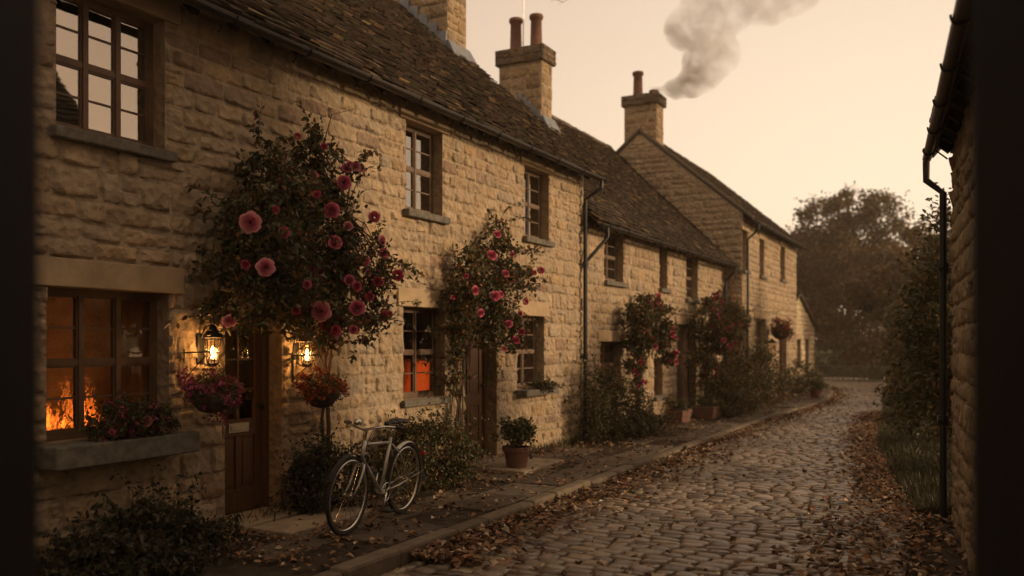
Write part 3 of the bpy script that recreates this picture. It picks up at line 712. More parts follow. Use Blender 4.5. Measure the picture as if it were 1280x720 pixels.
# ==================================================================== OUTBUILDING 4: gable to the lane
D=6.2; s40,s41=32.05,40.4; ap=(s40+s41)/2; ev,rg=2.3,3.55
h4=thing('stone_outbuilding','small pale gabled outbuilding at the far end of the row','outbuilding',W(s40,D,0),PHI)
L=s41-s40; tp=lambda a:ev+(rg-ev)*(1-abs(a-L/2)/(L/2))
o4=[op(995.5,1001,D,424,456),op(1006,1011,D,424,458)]
hol=[(a-s40,b-s40,c,d) for a,b,c,d in o4]; bl=[lintel(h4,h[0],h[1],h[3],.16) for h in hol]
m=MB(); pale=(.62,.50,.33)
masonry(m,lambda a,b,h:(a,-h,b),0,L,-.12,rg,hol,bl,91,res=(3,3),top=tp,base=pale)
dp=6
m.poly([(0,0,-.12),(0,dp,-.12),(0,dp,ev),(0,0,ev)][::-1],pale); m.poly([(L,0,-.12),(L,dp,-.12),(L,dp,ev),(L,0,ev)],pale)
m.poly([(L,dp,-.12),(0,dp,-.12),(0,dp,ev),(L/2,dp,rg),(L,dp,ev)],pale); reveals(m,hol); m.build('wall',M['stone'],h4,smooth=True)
m=MB()
for sg in (0,1):
    n=math.hypot(L/2+.25,(rg-ev)*(L/2+.25)/(L/2)); cs=(L/2+.25)/n; sn=math.sqrt(1-cs*cs); zb=ev-(rg-ev)*.25/(L/2)+.04
    mpx=(lambda a,d,h:(-.25+d*cs-h*sn,dp+.1-a,zb+d*sn+h*cs)) if sg==0 else (lambda a,d,h:(L+.25-d*cs+h*sn,a-.15,zb+d*sn+h*cs))
    tiles(m,mpx,0,dp+.25,n,None,seed=95+sg)
    m.hexa([mpx(0,0,-.06),mpx(dp+.25,0,-.06),mpx(dp+.25,n,-.06),mpx(0,n,-.06),mpx(0,0,0),mpx(dp+.25,0,0),mpx(dp+.25,n,0),mpx(0,n,0)],(.09,.07,.05))
m.build('roof',M['tile'],h4)
for i,o in enumerate(o4): hw(h4,s40,o,cols=2,rows=2,bars=0,fm='wood_frame')

# ==================================================================== BUILDING ON THE RIGHT
rd_=Vector((.389,.921,0)); cor=Vector((4.36,8.7,0)); Lr=7.2
ang=math.atan2(rd_.y,rd_.x)
hr=thing('stone_barn','dark stone building on the right edge with overhanging eave','building',cor-rd_*Lr,ang)
# local x runs up the lane, local y = left (towards the lane); the building lies at negative y
m=MB(); er=3.74
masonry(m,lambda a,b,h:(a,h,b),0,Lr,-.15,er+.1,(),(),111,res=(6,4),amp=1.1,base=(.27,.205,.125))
for i in range(len(m.f)): m.f[i]=m.f[i][::-1]
hf=3.4; rr_=7.7  # ridge and depth out of view, enlarged to shade the near cottage
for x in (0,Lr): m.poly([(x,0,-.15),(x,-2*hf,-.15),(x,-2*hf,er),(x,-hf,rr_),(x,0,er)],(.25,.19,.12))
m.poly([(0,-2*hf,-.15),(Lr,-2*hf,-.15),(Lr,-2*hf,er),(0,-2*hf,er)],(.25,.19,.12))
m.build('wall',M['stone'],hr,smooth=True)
ov=.20; sl=(rr_-er)/hf; n=math.hypot(hf+ov,sl*(hf+ov)); cs=(hf+ov)/n; sn=math.sqrt(1-cs*cs)
mpr=lambda a,d,h:(a,ov-d*cs+h*sn,er-sl*ov+d*sn+h*cs+.05); mprb=lambda a,d,h:(a,-2*hf-ov+d*cs-h*sn,er-sl*ov+d*sn+h*cs+.05)
m=MB(); tiles(m,mpr,-.1,Lr+.12,n,None,seed=113,size0=1.1)
for f_ in (mpr,mprb): m.hexa([f_(-.1,0,-.04),f_(Lr+.12,0,-.04),f_(Lr+.12,n,-.04),f_(-.1,n,-.04),f_(-.1,0,0),f_(Lr+.12,0,0),f_(Lr+.12,n,0),f_(-.1,n,0)],(.08,.06,.04))
ro=m.build('roof',M['tile'],hr)
x=.15
while x<Lr:
    m=MB(); m.hexa([mpr(x,.04,-.15),mpr(x+.08,.04,-.15),mpr(x+.08,.42,-.15),mpr(x,.42,-.15),mpr(x,.04,-.045),mpr(x+.08,.04,-.045),mpr(x+.08,.42,-.045),mpr(x,.42,-.045)]); x+=.42; m.build('rafter_end',M['dark_wood'],ro)
zz=er-sl*ov
gutter(hr,-.08,Lr+.10,ov+.03,zz+.02,r=.042,flip=-1)
pipe(hr,[(Lr-.02,ov+.04,zz-.03),(Lr-.02,ov+.04,zz-.22),(Lr-.04,.09,zz-.36),(Lr-.04,.09,-.1)],.034,((Lr-.04,.09,2.4),(Lr-.04,.09,.9)))
# porch the photograph is taken from: oak posts, plus an unseen roof and back wall added for shade
po=thing('timber_porch','near black blurred timber porch posts at both picture edges','porch',(0,1.2,-.14))
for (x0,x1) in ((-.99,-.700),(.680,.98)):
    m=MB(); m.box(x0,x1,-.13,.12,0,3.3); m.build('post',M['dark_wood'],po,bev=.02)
m=MB(); m.box(-1.2,1.3,-.1,.1,3.3,3.5); m.build('lintel_beam',M['dark_wood'],po,bev=.015)
m=MB(); m.hexa([(-1.4,.35,3.5),(1.5,.35,3.5),(1.5,-2.7,4.4),(-1.4,-2.7,4.4),(-1.4,.35,3.6),(1.5,.35,3.6),(1.5,-2.7,4.5),(-1.4,-2.7,4.5)]); m.build('roof',M['tile'],po)
m=MB(); m.box(-7.5,3.5,-3.1,-2.7,0,8.2); m.build('wall',M['stone'],po)  # unseen wall behind the camera, made tall to darken the near cottage front
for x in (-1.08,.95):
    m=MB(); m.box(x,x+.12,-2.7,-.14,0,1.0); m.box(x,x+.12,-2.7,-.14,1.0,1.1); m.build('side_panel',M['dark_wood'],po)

# ==================================================================== PLANTS
def leaf_obj(name, pos, size, cols, par, mt='leaf', base=None, droop=.35, flat=0., aspect=.55, curl=.25, **tags):
    """one mesh of folded leaf faces. pos Nx3 world, size N, cols Nx3"""
    n=len(pos); pos=np.asarray(pos,dtype=np.float64); size=np.broadcast_to(size,(n,)).astype(float)
    d=nrg.normal(size=(n,3)); d[:,2]=d[:,2]*(1-flat)-droop; d/=np.linalg.norm(d,axis=1)[:,None]
    if flat: d[:,2]*=(1-flat); d/=np.linalg.norm(d,axis=1)[:,None]
    up=nrg.normal(size=(n,3))*(1-flat*.75)+np.array([0,0,1.0+flat*2]); sd=np.cross(d,up); sd/=np.linalg.norm(sd,axis=1)[:,None]+1e-9
    nr=np.cross(sd,d)
    L=size[:,None]; w=L*aspect*.5; lift=L*curl*nrg.uniform(.2,1.2,size=(n,1))*.5
    b=pos; t=pos+d*L-nr*lift*.8; ml=pos+d*L*.42+sd*w+nr*lift; mr=pos+d*L*.42-sd*w+nr*lift; 
    tl=pos+d*L*.78+sd*w*.6+nr*lift*.4; tr=pos+d*L*.78-sd*w*.6+nr*lift*.4; mid=pos+d*L*.6
    V=np.stack([b,mr,tr,t,tl,ml],1).reshape(-1,3)
    if base is not None: V=V-np.array(base)[None]
    me=bpy.data.meshes.new(name); me.vertices.add(n*6); me.vertices.foreach_set('co',V.astype(np.float32).ravel())
    me.loops.add(n*8); idx=(np.arange(n)[:,None]*6+np.array([0,1,2,3, 0,3,4,5])[None]).ravel().astype(np.int32)
    me.loops.foreach_set('vertex_index',idx); me.polygons.add(n*2); me.polygons.foreach_set('loop_start',(np.arange(n*2)*4).astype(np.int32))
    try: me.polygons.foreach_set('loop_total',np.full(n*2,4,dtype=np.int32))
    except Exception: pass
    me.update(calc_edges=True)
    ca=me.color_attributes.new('Col','FLOAT_COLOR','CORNER'); c=np.ones((n,4),dtype=np.float32); c[:,:3]=cols
    ca.data.foreach_set('color',np.repeat(c,8,axis=0).ravel()); me.materials.append(M[mt]); me.validate()
    o=bpy.data.objects.new(name,me); COL.objects.link(o)
    if par: o.parent=par
    for k,v in tags.items(): o[k]=v
    return o
def blob_pts(blobs, n, sub=26, tight=.20, shell=.55):
    """points in clumps spread through ellipsoids (centre, (rx,ry,rz))"""
    vol=np.array([b[1][0]*b[1][1]*b[1][2] for b in blobs])**.8; vol/=vol.sum(); out=[]
    for b,v in zip(blobs,vol):
        m=max(8,int(n*v)); c=np.array(b[0]); r=np.array(b[1]); k=max(4,int(sub))
        q=nrg.normal(size=(k,3)); q/=np.linalg.norm(q,axis=1)[:,None]; q*=nrg.uniform(shell,1,size=(k,1))**.6
        which=nrg.integers(0,k,m); wts=nrg.uniform(.45,1.3,k)
        p=q[which]+nrg.normal(size=(m,3))*tight*wts[which][:,None]
        out.append(c+p*r)
    return np.concatenate(out)
GREEN=[(.065,.070,.028),(.085,.085,.034),(.045,.052,.022),(.110,.092,.036)]
AUT=[(.16,.075,.025),(.20,.10,.03),(.11,.055,.02)]
def leafcols(n, pal, w=None, var=.3):
    pal=np.array(pal); i=nrg.choice(len(pal),n,p=w); k=nrg.uniform(1-var,1+var,size=(n,1)); return pal[i]*k
def pal_w(a): return GREEN+AUT,[ (1-a)/4 ]*4+[a/3]*3
def rose_mesh(name,c1,c2,layers=5,seed=1,op_=1.0):
    r=random.Random(seed); m=MB()
    for L in range(layers):
        t=L/(layers-1); rad=.22+.75*t*op_; hgt=.62-.38*t; n=3+(L+1)//2; tilt=.15+1.0*t
        for k in range(n):
            a=2*math.pi*(k+.37*L)/n+r.uniform(-.2,.2); wd=2*math.pi/n*1.0
            g=[]
            for j in range(4):
                v=j/3; row=[]
                for i in range(5):
                    u=i/4-.5; aa=a+u*wd*(.55+.75*v); rr0=rad*(.35+.65*v**.8)*(1-.75*u*u*v); zz=-.30+ (hgt+.30)*math.sin(v*1.35)/math.sin(1.35)-.16*t*v*v*tilt+ .05*r.uniform(-1,1)*v
                    rr0*=1+.05*r.uniform(-1,1)*v
                    row.append((rr0*math.cos(aa),rr0*math.sin(aa),zz))
                g.append(row)
            cc=tuple(c1[q]*(1-t)+c2[q]*t for q in range(3)); cc=jit(cc,.16,r)
            for j in range(3):
                for i in range(4):
                    m.quad(g[j][i],g[j][i+1],g[j+1][i+1],g[j+1][i],cc)
    o=m.build(name,M['petal'],None,smooth=True); me=o.data; bpy.data.objects.remove(o); return me
ROSE=[rose_mesh('rose_bloom',(.50,.11,.16),(.74,.32,.34),6,1),rose_mesh('rose_bloom',(.42,.065,.12),(.62,.16,.22),5,2,.9),rose_mesh('rose_bloom',(.33,.03,.07),(.50,.07,.13),4,3,.75)]
VIEW=Vector((.35,-.9,.15))
def bloom(par,base,p,r,kind=0,face=None,name='rose_bloom'):
    o=bpy.data.objects.new(name,ROSE[kind]); COL.objects.link(o); o.parent=par; o.location=Vector(p)-Vector(base)
    d=(face or Vector((rng.uniform(.1,.9),-rng.uniform(.5,1),rng.uniform(-.2,.6)))).normalized()
    o.rotation_mode='QUATERNION'; o.rotation_quaternion=d.to_track_quat('Z','Y')@Matrix.Rotation(rng.uniform(0,6),3,'Z').to_quaternion(); o.scale=(r,r,r*.95)
    return o
def sprigs(blobs,k,length,r=.004,arch=.5,out=None):
    """arching twigs leaving the foliage mass; returns twig mesh and leaf points"""
    m=MB(); pts=[]
    for _ in range(k):
        b=blobs[rng.randrange(len(blobs))]; c=Vector(b[0]); rad=b[1]
        d=Vector((rng.gauss(0,1),rng.gauss(-.2,.5),rng.gauss(.35,.9))).normalized()
        if out: d=(d+Vector(out)).normalized()
        p=c+Vector((d.x*rad[0],d.y*rad[1],d.z*rad[2]))*.7; L=length*rng.uniform(.5,1.2); path=[p.copy()]
        for i in range(8):
            d=(d+Vector((rng.gauss(0,.12),rng.gauss(0,.08),-arch*.16))).normalized(); p=p+d*L/8; path.append(p.copy())
            if i>0:
                for _2 in range(rng.randint(1,3)): pts.append(p+Vector((rng.gauss(0,.012),rng.gauss(0,.012),rng.gauss(0,.012))))
        m.tube(path,[r*(1-.07*i) for i in range(9)],4)
    return m,pts
def plant(name,label,cat,base,blobs,n,size,aut=.12,group=None,sub=26,tight=.2,sp=30,splen=.3,stems=(),flowers=0,fcol=None,fsize=.03,tiny=None,shell=.5,pal=None,arch=.5):
    base=Vector(base); o=thing(name,label,cat,base,0,group)
    P=blob_pts(blobs,n,sub,tight,shell); pl,w=pal_w(aut)
    if pal: pl,w=pal
    tw,tp_=sprigs(blobs,sp,splen,arch=arch)
    P=np.concatenate([P,np.array([tuple(p) for p in tp_])]) if tp_ else P
    sz=nrg.uniform(.6,1.25,len(P))*size
    leaf_obj('foliage',P,sz,leafcols(len(P),pl,w),o,base=base)
    for st in stems:
        tw.tube([Vector(p) for p in st[0]],st[1],6)
    for i in range(len(blobs)):
        c=Vector(blobs[i][0]); r_=blobs[i][1]
        for _ in range(5):
            q=c+Vector((rng.uniform(-1,1)*r_[0],rng.uniform(-1,1)*r_[1],rng.uniform(-.6,1)*r_[2]))*.8
            a=base if not stems else Vector(stems[0][0][-1])
            a=c.lerp(a,.5) if (c-a).length>.8 else a
            tw.tube([a,a.lerp(q,.5)+Vector((rng.gauss(0,.05),rng.gauss(0,.03),rng.gauss(0,.05))),q],[.008,.006,.002],4)
    tw.v=[Vector(v)-base for v in tw.v]; tw.build('stem',M['bark'],o)
    if flowers:
        Q=blob_pts(blobs,flowers,sub,tight,.85); k=5; Q=np.repeat(Q,k,axis=0)+nrg.normal(size=(len(Q)*k,3))*fsize*.45
        leaf_obj('flowers',Q,nrg.uniform(.7,1.2,len(Q))*fsize,leafcols(len(Q),fcol,None,.35),o,mt='petal',base=base,droop=0,aspect=.9,kind='stuff')
    return o
def B(px,py,rpx,D=5.6,ry=None,fy=1.):
    """ellipsoid at a wall-relative distance D"""
    s,z=wp(px,py,D); p=W(s,D,z); k=p.y/F; r=rpx*k
    return (tuple(p),(r,ry or min(r,.34),r*fy))
# --- the big climbing rose over the first door
bl=[B(330,205,34,5.72,.16),B(390,190,32,5.7,.16),B(300,262,28,5.7,.2),B(350,255,48,5.6),B(412,238,34,5.62,.22),B(298,328,32,5.62,.25),B(345,322,55,5.52),B(412,310,46,5.55),
    B(462,350,24,5.6,.2),B(482,330,12,5.65,.1),B(478,385,14,5.6,.12),B(440,215,14,5.65,.1),B(300,385,38,5.55),B(360,378,42,5.5),B(425,375,36,5.55),B(455,405,22,5.6,.2),B(405,418,22,5.6,.15),B(470,310,14,5.65,.12)]
base=W(7.05,5.85,0)
stm=[([W(7.05,5.85,0),W(7.10,5.84,.8),W(7.06,5.86,1.5),W(7.2,5.75,2.2),W(7.2,5.7,3.0)],[.028,.024,.02,.016,.01]),
     ([W(7.08,5.85,0),W(7.04,5.88,.9),W(7.15,5.82,1.7),W(7.9,5.7,2.5)],[.02,.018,.014,.01]),([W(7.2,5.7,3.0),W(6.9,5.8,3.5),W(7.1,5.8,4.0),W(7.5,5.8,4.15)],[.01,.008,.005,.003]),
     ([W(6.8,5.75,2.6),W(6.45,5.85,3.1),W(6.6,5.86,3.55),W(7.0,5.8,3.8)],[.01,.008,.006,.003])]
pl1=plant('climbing_rose','largest climbing rose with pink blooms spread above the first cottage door','climbing plant',base,bl,11500,.066,.30,sub=20,tight=.20,sp=85,splen=.42,stems=stm,group='climbing roses on the cottage walls',shell=.3)
for (px_,py_,r,k) in ((313,278,15,0),(332,334,13,0),(401,389,14.5,0),(430,228,11,1),(415,263,12,1),(419,303,11,1),(447,385,12,1),(497,344,10,2),(480,395,8,2),(355,291,9,1),(468,271,9,1),(455,326,9,1),(472,352,9,2),(420,412,8,2),(396,243,7,2),(442,412,7,1),(345,262,6,2),(462,371,8,2),(384,356,7,1),(437,350,8,1),(372,170,6,2),(405,183,6,2)):
    D=5.25 if 300<px_<450 and py_>240 else 5.42
    p=wpt(px_,py_,D); bloom(pl1,base,p,r*p.y/F*1.0,k,Vector((rng.uniform(.0,.5),-1,rng.uniform(-.15,.35))))
for _ in range(28):
    b=bl[rng.randrange(4,len(bl))]; d=Vector((rng.uniform(-.5,1),-rng.uniform(.3,1),rng.uniform(-.8,.9))).normalized()
    bloom(pl1,base,Vector(b[0])+Vector((d.x*b[1][0],d.y*b[1][1],d.z*b[1][2]))*1.0,rng.uniform(.035,.07),rng.choice((0,1,1,2)))
# --- second climbing rose over the second door
bl=[B(618,300,20,5.75,.12),B(590,330,24,5.7,.2),B(630,330,26,5.65,.22),B(580,370,26,5.65,.25),B(618,370,38,5.55,.35),B(655,350,16,5.65,.18),B(578,410,22,5.65,.22),B(612,412,26,5.6,.28),B(640,405,16,5.6,.2),B(640,432,12,5.6,.12),B(568,445,12,5.75,.12),B(625,280,9,5.8,.08),B(567,480,9,5.78,.1,2.2)]
base=W(9.70,5.85,0)
stm=[([W(9.70,5.85,0),W(9.66,5.88,.6),W(9.78,5.84,1.2),W(9.7,5.78,2.0),W(10.3,5.65,2.6)],[.026,.022,.018,.014,.008])]
for _k in range(9):
    _a=9.62+rng.uniform(-.08,.16); stm.append(([W(_a,5.83,rng.uniform(0,.3)),W(_a+rng.uniform(-.12,.12),5.82,.7),W(_a+rng.uniform(-.14,.14),5.84,1.2),W(_a+rng.uniform(-.1,.15),5.78,1.8)],[.011,.009,.007,.004]))
pl2=plant('climbing_rose','second climbing rose with deep pink blooms above the warm brown door','climbing plant',base,bl,8000,.064,.32,sub=22,tight=.22,sp=60,splen=.4,stems=stm,group='climbing roses on the cottage walls',shell=.3)
for (px_,py_,r,k) in ((622,293,7,1),(615,319,9,1),(632,342,7,1),(594,363,8,1),(619,370,9,1),(601,391,7,1),(676,338,7,2),(668,341,5,2),(626,368,6,1),(640,318,5,2),(657,377,6,1),(636,405,7,1),(645,425,8,2),(652,415,7,2),(630,436,6,2),(640,352,5,2),(583,345,5,2),(566,372,5,2),(650,392,6,1)):
    p=wpt(px_,py_,5.3); bloom(pl2,base,p,r*p.y/F*.9,k)
# --- rose three and four on the middle cottage
def climber(label,bl,base,n,nb,aut,stm):
    o=plant('climbing_rose',label,'climbing plant',base,bl,n,.075,aut,sub=18,tight=.24,sp=30,splen=.45,stems=stm,group='climbing roses on the cottage walls',shell=.3)
    for _ in range(nb):
        b=bl[rng.randrange(len(bl))]; d=Vector((rng.uniform(-.2,1),-rng.uniform(.4,1),rng.uniform(-.8,.8))).normalized()
        bloom(o,base,Vector(b[0])+Vector((d.x*b[1][0],d.y*b[1][1],d.z*b[1][2])),rng.uniform(.05,.085),rng.choice((1,2,2)))
sb=wp(795,400,5.85)[0]; base=W(sb,5.85,0)
climber('loose pink climber on the middle cottage beside its lower windows',[B(812,378,14,5.65,.2),B(800,400,20,5.6,.3),B(822,395,18,5.55,.3),B(800,432,20,5.6,.3),B(828,420,18,5.5,.3),B(838,446,11,5.5,.2),B(792,460,12,5.7,.2),B(798,482,10,5.7,.15)],base,7000,26,.3,
        [([W(sb,5.85,0),W(sb+.1,5.8,.8),W(sb,5.8,1.6),W(sb+.4,5.7,2.6)],[.06,.05,.04,.02])])
sb=wp(880,400,5.85)[0]; base=W(sb,5.85,0)
climber('rounded red and orange climber at the far corner of the middle cottage',[B(893,378,14,5.5,.3),B(884,398,20,5.5,.35),B(908,398,20,5.2,.4),B(925,402,12,5.1,.25),B(888,425,20,5.5,.35),B(905,425,18,5.2,.4),B(882,455,16,5.5,.35),B(893,478,16,5.4,.35)],base,8000,34,.42,
        [([W(sb,5.85,0),W(sb+.2,5.8,.8),W(sb+.1,5.8,1.8),W(sb+.5,5.7,2.6)],[.05,.05,.04,.02])])
# --- bushes along the wall foot
def bush(label,bl,n,size,aut,sp=30,group='shrubs along the cottage walls',pal=None,splen=.3,name='shrub',cat='shrub',flowers=0,fcol=None,sub=22,arch=.5):
    c=Vector(bl[0][0]); base=(c.x,c.y,0)
    return plant(name,label,cat,base,bl,n,size,aut,group,sub,.24,sp,splen,(),flowers,fcol,shell=.25,pal=pal,arch=arch)
def Gp(px,D,r,h): return G(wp(px,400,D)[0],D,r,h)
def G(s,D,r,h,ry=None): return (tuple(W(s,D,h*.5)),(r,ry or r,h*.55))
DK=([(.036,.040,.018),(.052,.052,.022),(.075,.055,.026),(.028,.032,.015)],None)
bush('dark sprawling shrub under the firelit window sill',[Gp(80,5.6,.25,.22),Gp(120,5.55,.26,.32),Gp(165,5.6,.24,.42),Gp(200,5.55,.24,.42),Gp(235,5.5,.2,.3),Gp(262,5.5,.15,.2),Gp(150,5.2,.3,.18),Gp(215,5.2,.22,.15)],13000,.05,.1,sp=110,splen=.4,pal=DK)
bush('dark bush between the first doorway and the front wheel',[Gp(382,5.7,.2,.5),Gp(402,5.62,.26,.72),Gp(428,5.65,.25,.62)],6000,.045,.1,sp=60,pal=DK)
bush('twiggy bush behind the rear wheel of the bicycle',[Gp(515,5.65,.25,.72),Gp(540,5.55,.32,.72),Gp(568,5.5,.32,.62),Gp(490,5.7,.2,.6)],10000,.045,.2,sp=120,splen=.4)
s_=wp(750,400,5.5)[0]
bush('pale leafy shrub at the foot of the tall downpipe',[Gp(742,5.6,.25,1.25),Gp(762,5.5,.33,1.15),Gp(782,5.35,.36,.75),Gp(804,5.2,.36,.5),Gp(822,5.1,.3,.35)],9500,.05,.15,sp=90,splen=.45)
s_=wp(905,400,5.0)[0]
bush('wide rounded shrub in front of the taller house',[Gp(905,5.0,.5,1.1),Gp(924,4.9,.55,1.3),Gp(945,4.85,.6,1.45),Gp(965,4.85,.5,1.05)],9000,.075,.3,sp=60,splen=.4)
s_=wp(998,400,4.9)[0]
bush('small round shrub at the last corner of the pavement',[Gp(1000,4.9,.42,.95),Gp(1010,4.9,.4,.8)],2500,.085,.2,sp=20)
# --- pots
def pot(label,s,D,r,h,bl,n,size,aut=.1,square=False,name='flower_pot'):
    o=thing(name,label,'plant pot',W(s,D,0),PHI,'pots on the pavement'); m=MB()
    if square: 
        m.hexa([(-r*1.5,-r*.8,0),(r*1.5,-r*.8,0),(r*1.5,r*.8,0),(-r*1.5,r*.8,0),(-r*1.7,-r,h),(r*1.7,-r,h),(r*1.7,r,h),(-r*1.7,r,h)])
        m.build('pot',M['terra'],o,bev=.012)
    else:
        m.lathe([(0,0),(r*.68,0),(r*.72,.01),(r*.95,h*.78),(r*.96,h*.8),(r*1.08,h*.8),(r*1.1,h),(r*.98,h),(r*.94,h*.86),(0,h*.86)],seg=28); m.build('pot',M['terra'],o,smooth=False,bev=.004)
    m=MB(); m.lathe([(0,h*.87),(r*.92,h*.87)],seg=16) if not square else m.box(-r*1.5,r*1.5,-r*.85,r*.85,h+.001,h+.01); m.build('soil',M['earth'],o)
    base=W(s,D,0); P=blob_pts([(tuple(W(s,D,b[0])),b[1]) for b in bl],n,18,.24,.2); pl,w=pal_w(aut)
    c,sn=math.cos(-PHI),math.sin(-PHI); Q=P-np.array(base); Q=np.stack([Q[:,0]*c-Q[:,1]*sn,Q[:,0]*sn+Q[:,1]*c,Q[:,2]],1)
    leaf_obj('foliage',Q,nrg.uniform(.6,1.2,len(Q))*size,leafcols(len(Q),pl,w),o)
    m=MB()
    for _ in range(16): m.tube([(rng.uniform(-.04,.04),rng.uniform(-.04,.04),h*.85),(rng.uniform(-.1,.1),rng.uniform(-.1,.1),h+.1),(rng.uniform(-.22,.22),rng.uniform(-.2,.2),h+rng.uniform(.1,.4))],[.006,.005,.002],4)
    m.build('stem',M['bark'],o)
g_=gp(650,587); sD=(g_.x*UX+g_.y*UY, -(g_.x*UY-g_.y*UX))
pot('round terracotta pot of green leaves beside the second doorway',sD[0],sD[1]+.05,.175,.30,[(.48,(.25,.22,.16)),(.56,(.16,.16,.14))],1700,.055)
for (px_,py_,lb,r,sq) in ((848,528,'low square clay planter beside the dark doorway',.2,True),(885,522,'wide clay planter under the red and orange climber',.24,True),(1020,497,'small planter near the end of the kerb',.2,False)):
    g_=gp(px_,py_); s_,D_=(g_.x*UX+g_.y*UY, -(g_.x*UY-g_.y*UX)); pot(lb,s_,D_,r,.26,[(.38,(r*1.6,r*1.3,.16))],700,.06,.15,sq)
# sill planting of the third lower window
s_,z_=wp(680,490,5.8)
plant('sill_plant','small trailing plant on the stone sill beside the pot','plant',W(s_-.15,5.8,L3[2]),[(tuple(W(s_-.15,5.8,L3[2]+.06)),(.2,.1,.08)),(tuple(W(s_+.1,5.78,L3[2]+.03)),(.14,.1,.07))],900,.04,.2,sp=12,splen=.15)
# window box flowers on the big sill
MG=[(.40,.07,.15),(.30,.035,.10),(.50,.14,.20),(.22,.03,.09)]
sA=wp(118,400,5.85)[0]; sB=wp(205,400,5.85)[0]; zb=.93
def Ws(k,D,z): return W(sA+(sB-sA)*k,D,z)
fl=plant('window_box_flowers','pink flowers spilling over the wide sill of the firelit window','flowers',Ws(.5,5.86,zb),[(tuple(Ws(.12,5.86,zb+.10)),(.13,.1,.10)),(tuple(Ws(.4,5.84,zb+.15)),(.17,.12,.15)),(tuple(Ws(.7,5.84,zb+.13)),(.17,.12,.14)),(tuple(Ws(.95,5.85,zb+.10)),(.1,.1,.12))],2600,.035,.1,sp=25,splen=.14,flowers=110,fcol=MG,fsize=.022)
p=wpt(183,527,5.7); bloom(fl,fl.location,p,.05,0); p=wpt(140,540,5.7); bloom(fl,fl.location,p,.03,1); p=wpt(192,508,5.72); bloom(fl,fl.location,p,.028,1)
# --- wall lanterns
def lantern(s,D,z,label,r=.066,h=.22,power=10,lit=True):
    o=thing('wall_lantern',label,'lantern',W(s,D,z),PHI,'lit lanterns beside the doors')
    m=MB(); m.box(-.04,.04,.14,.155,.05,.30); m.tube([(0,.14,.10),(0,.09,.04),(0,.03,.03),(0,0,.06)],.008,6); m.tube([(0,.14,.27),(0,.10,.36),(0,.03,.39),(0,0,.35)],.008,6); m.tube([(0,.13,.14),(0,.10,.17),(0,.12,.20)],.005,5)
    m.build('bracket',M['iron'],o)
    m=MB(); n=6
    m.lathe([(r*1.35,h+.06),(r*1.30,h+.075),(r*.9,h+.11),(r*.55,h+.13),(r*.5,h+.15),(r*.3,h+.165),(.012,h+.18),(.018,h+.20),(0,h+.22)],seg=n); m.lathe([(0,h+.055),(r*1.35,h+.06)],seg=n)
    m.build('cap',M['iron'],o)
    m=MB()
    for k in range(n):
        a=2*math.pi*k/n; b=2*math.pi*(k+1)/n
        m.tube([(r*.72*math.cos(a),r*.72*math.sin(a),.05),(r*math.cos(a),r*math.sin(a),h+.05)],.005,5)
        for (rr2,zz) in ((r*.72,.055),(r*.86,.15),(r,h+.04)): m.tube([(rr2*math.cos(a),rr2*math.sin(a),zz),(rr2*math.cos(b),rr2*math.sin(b),zz)],.0045,5)
    m.lathe([(0,.02),(r*.3,.03),(r*.76,.045),(r*.76,.055),(0,.055)],seg=n); m.build('cage',M['iron'],o)
    m=MB(); m.lathe([(r*.68,.06),(r*.95,h+.04)],seg=n); m.build('glass',M['glass_lamp'],o)
    m=MB(); m.lathe([(0,.09),(.018,.10),(.022,.14),(.014,.18),(.004,.20),(0,.205)],seg=10); m.build('bulb',M['bulb'] if lit else M['amber'],o,smooth=True)
    if not lit: return o
    ld=bpy.data.lights.new('lamp_light','POINT'); ld.energy=power; ld.color=(1,.52,.18); ld.shadow_soft_size=.03
    lo=bpy.data.objects.new('lamp_light',ld); COL.objects.link(lo); lo.parent=o; lo.location=(0,0,.16)
    return o
sa,za=wp(266,462,5.84); sb_,zb_=wp(384,462,5.84)
lantern(sa,5.84,za,'lit black wall lantern left of the first door'); lantern(sb_,5.84,zb_,'lit black wall lantern right of the first door')
sl_,zl_=wp(965,448,5.34); lantern(sl_,5.34,zl_,'unlit amber glass wall lantern by the door of the taller house',r=.13,h=.4,lit=False)
sl_,zl_=wp(736,425,5.84); 
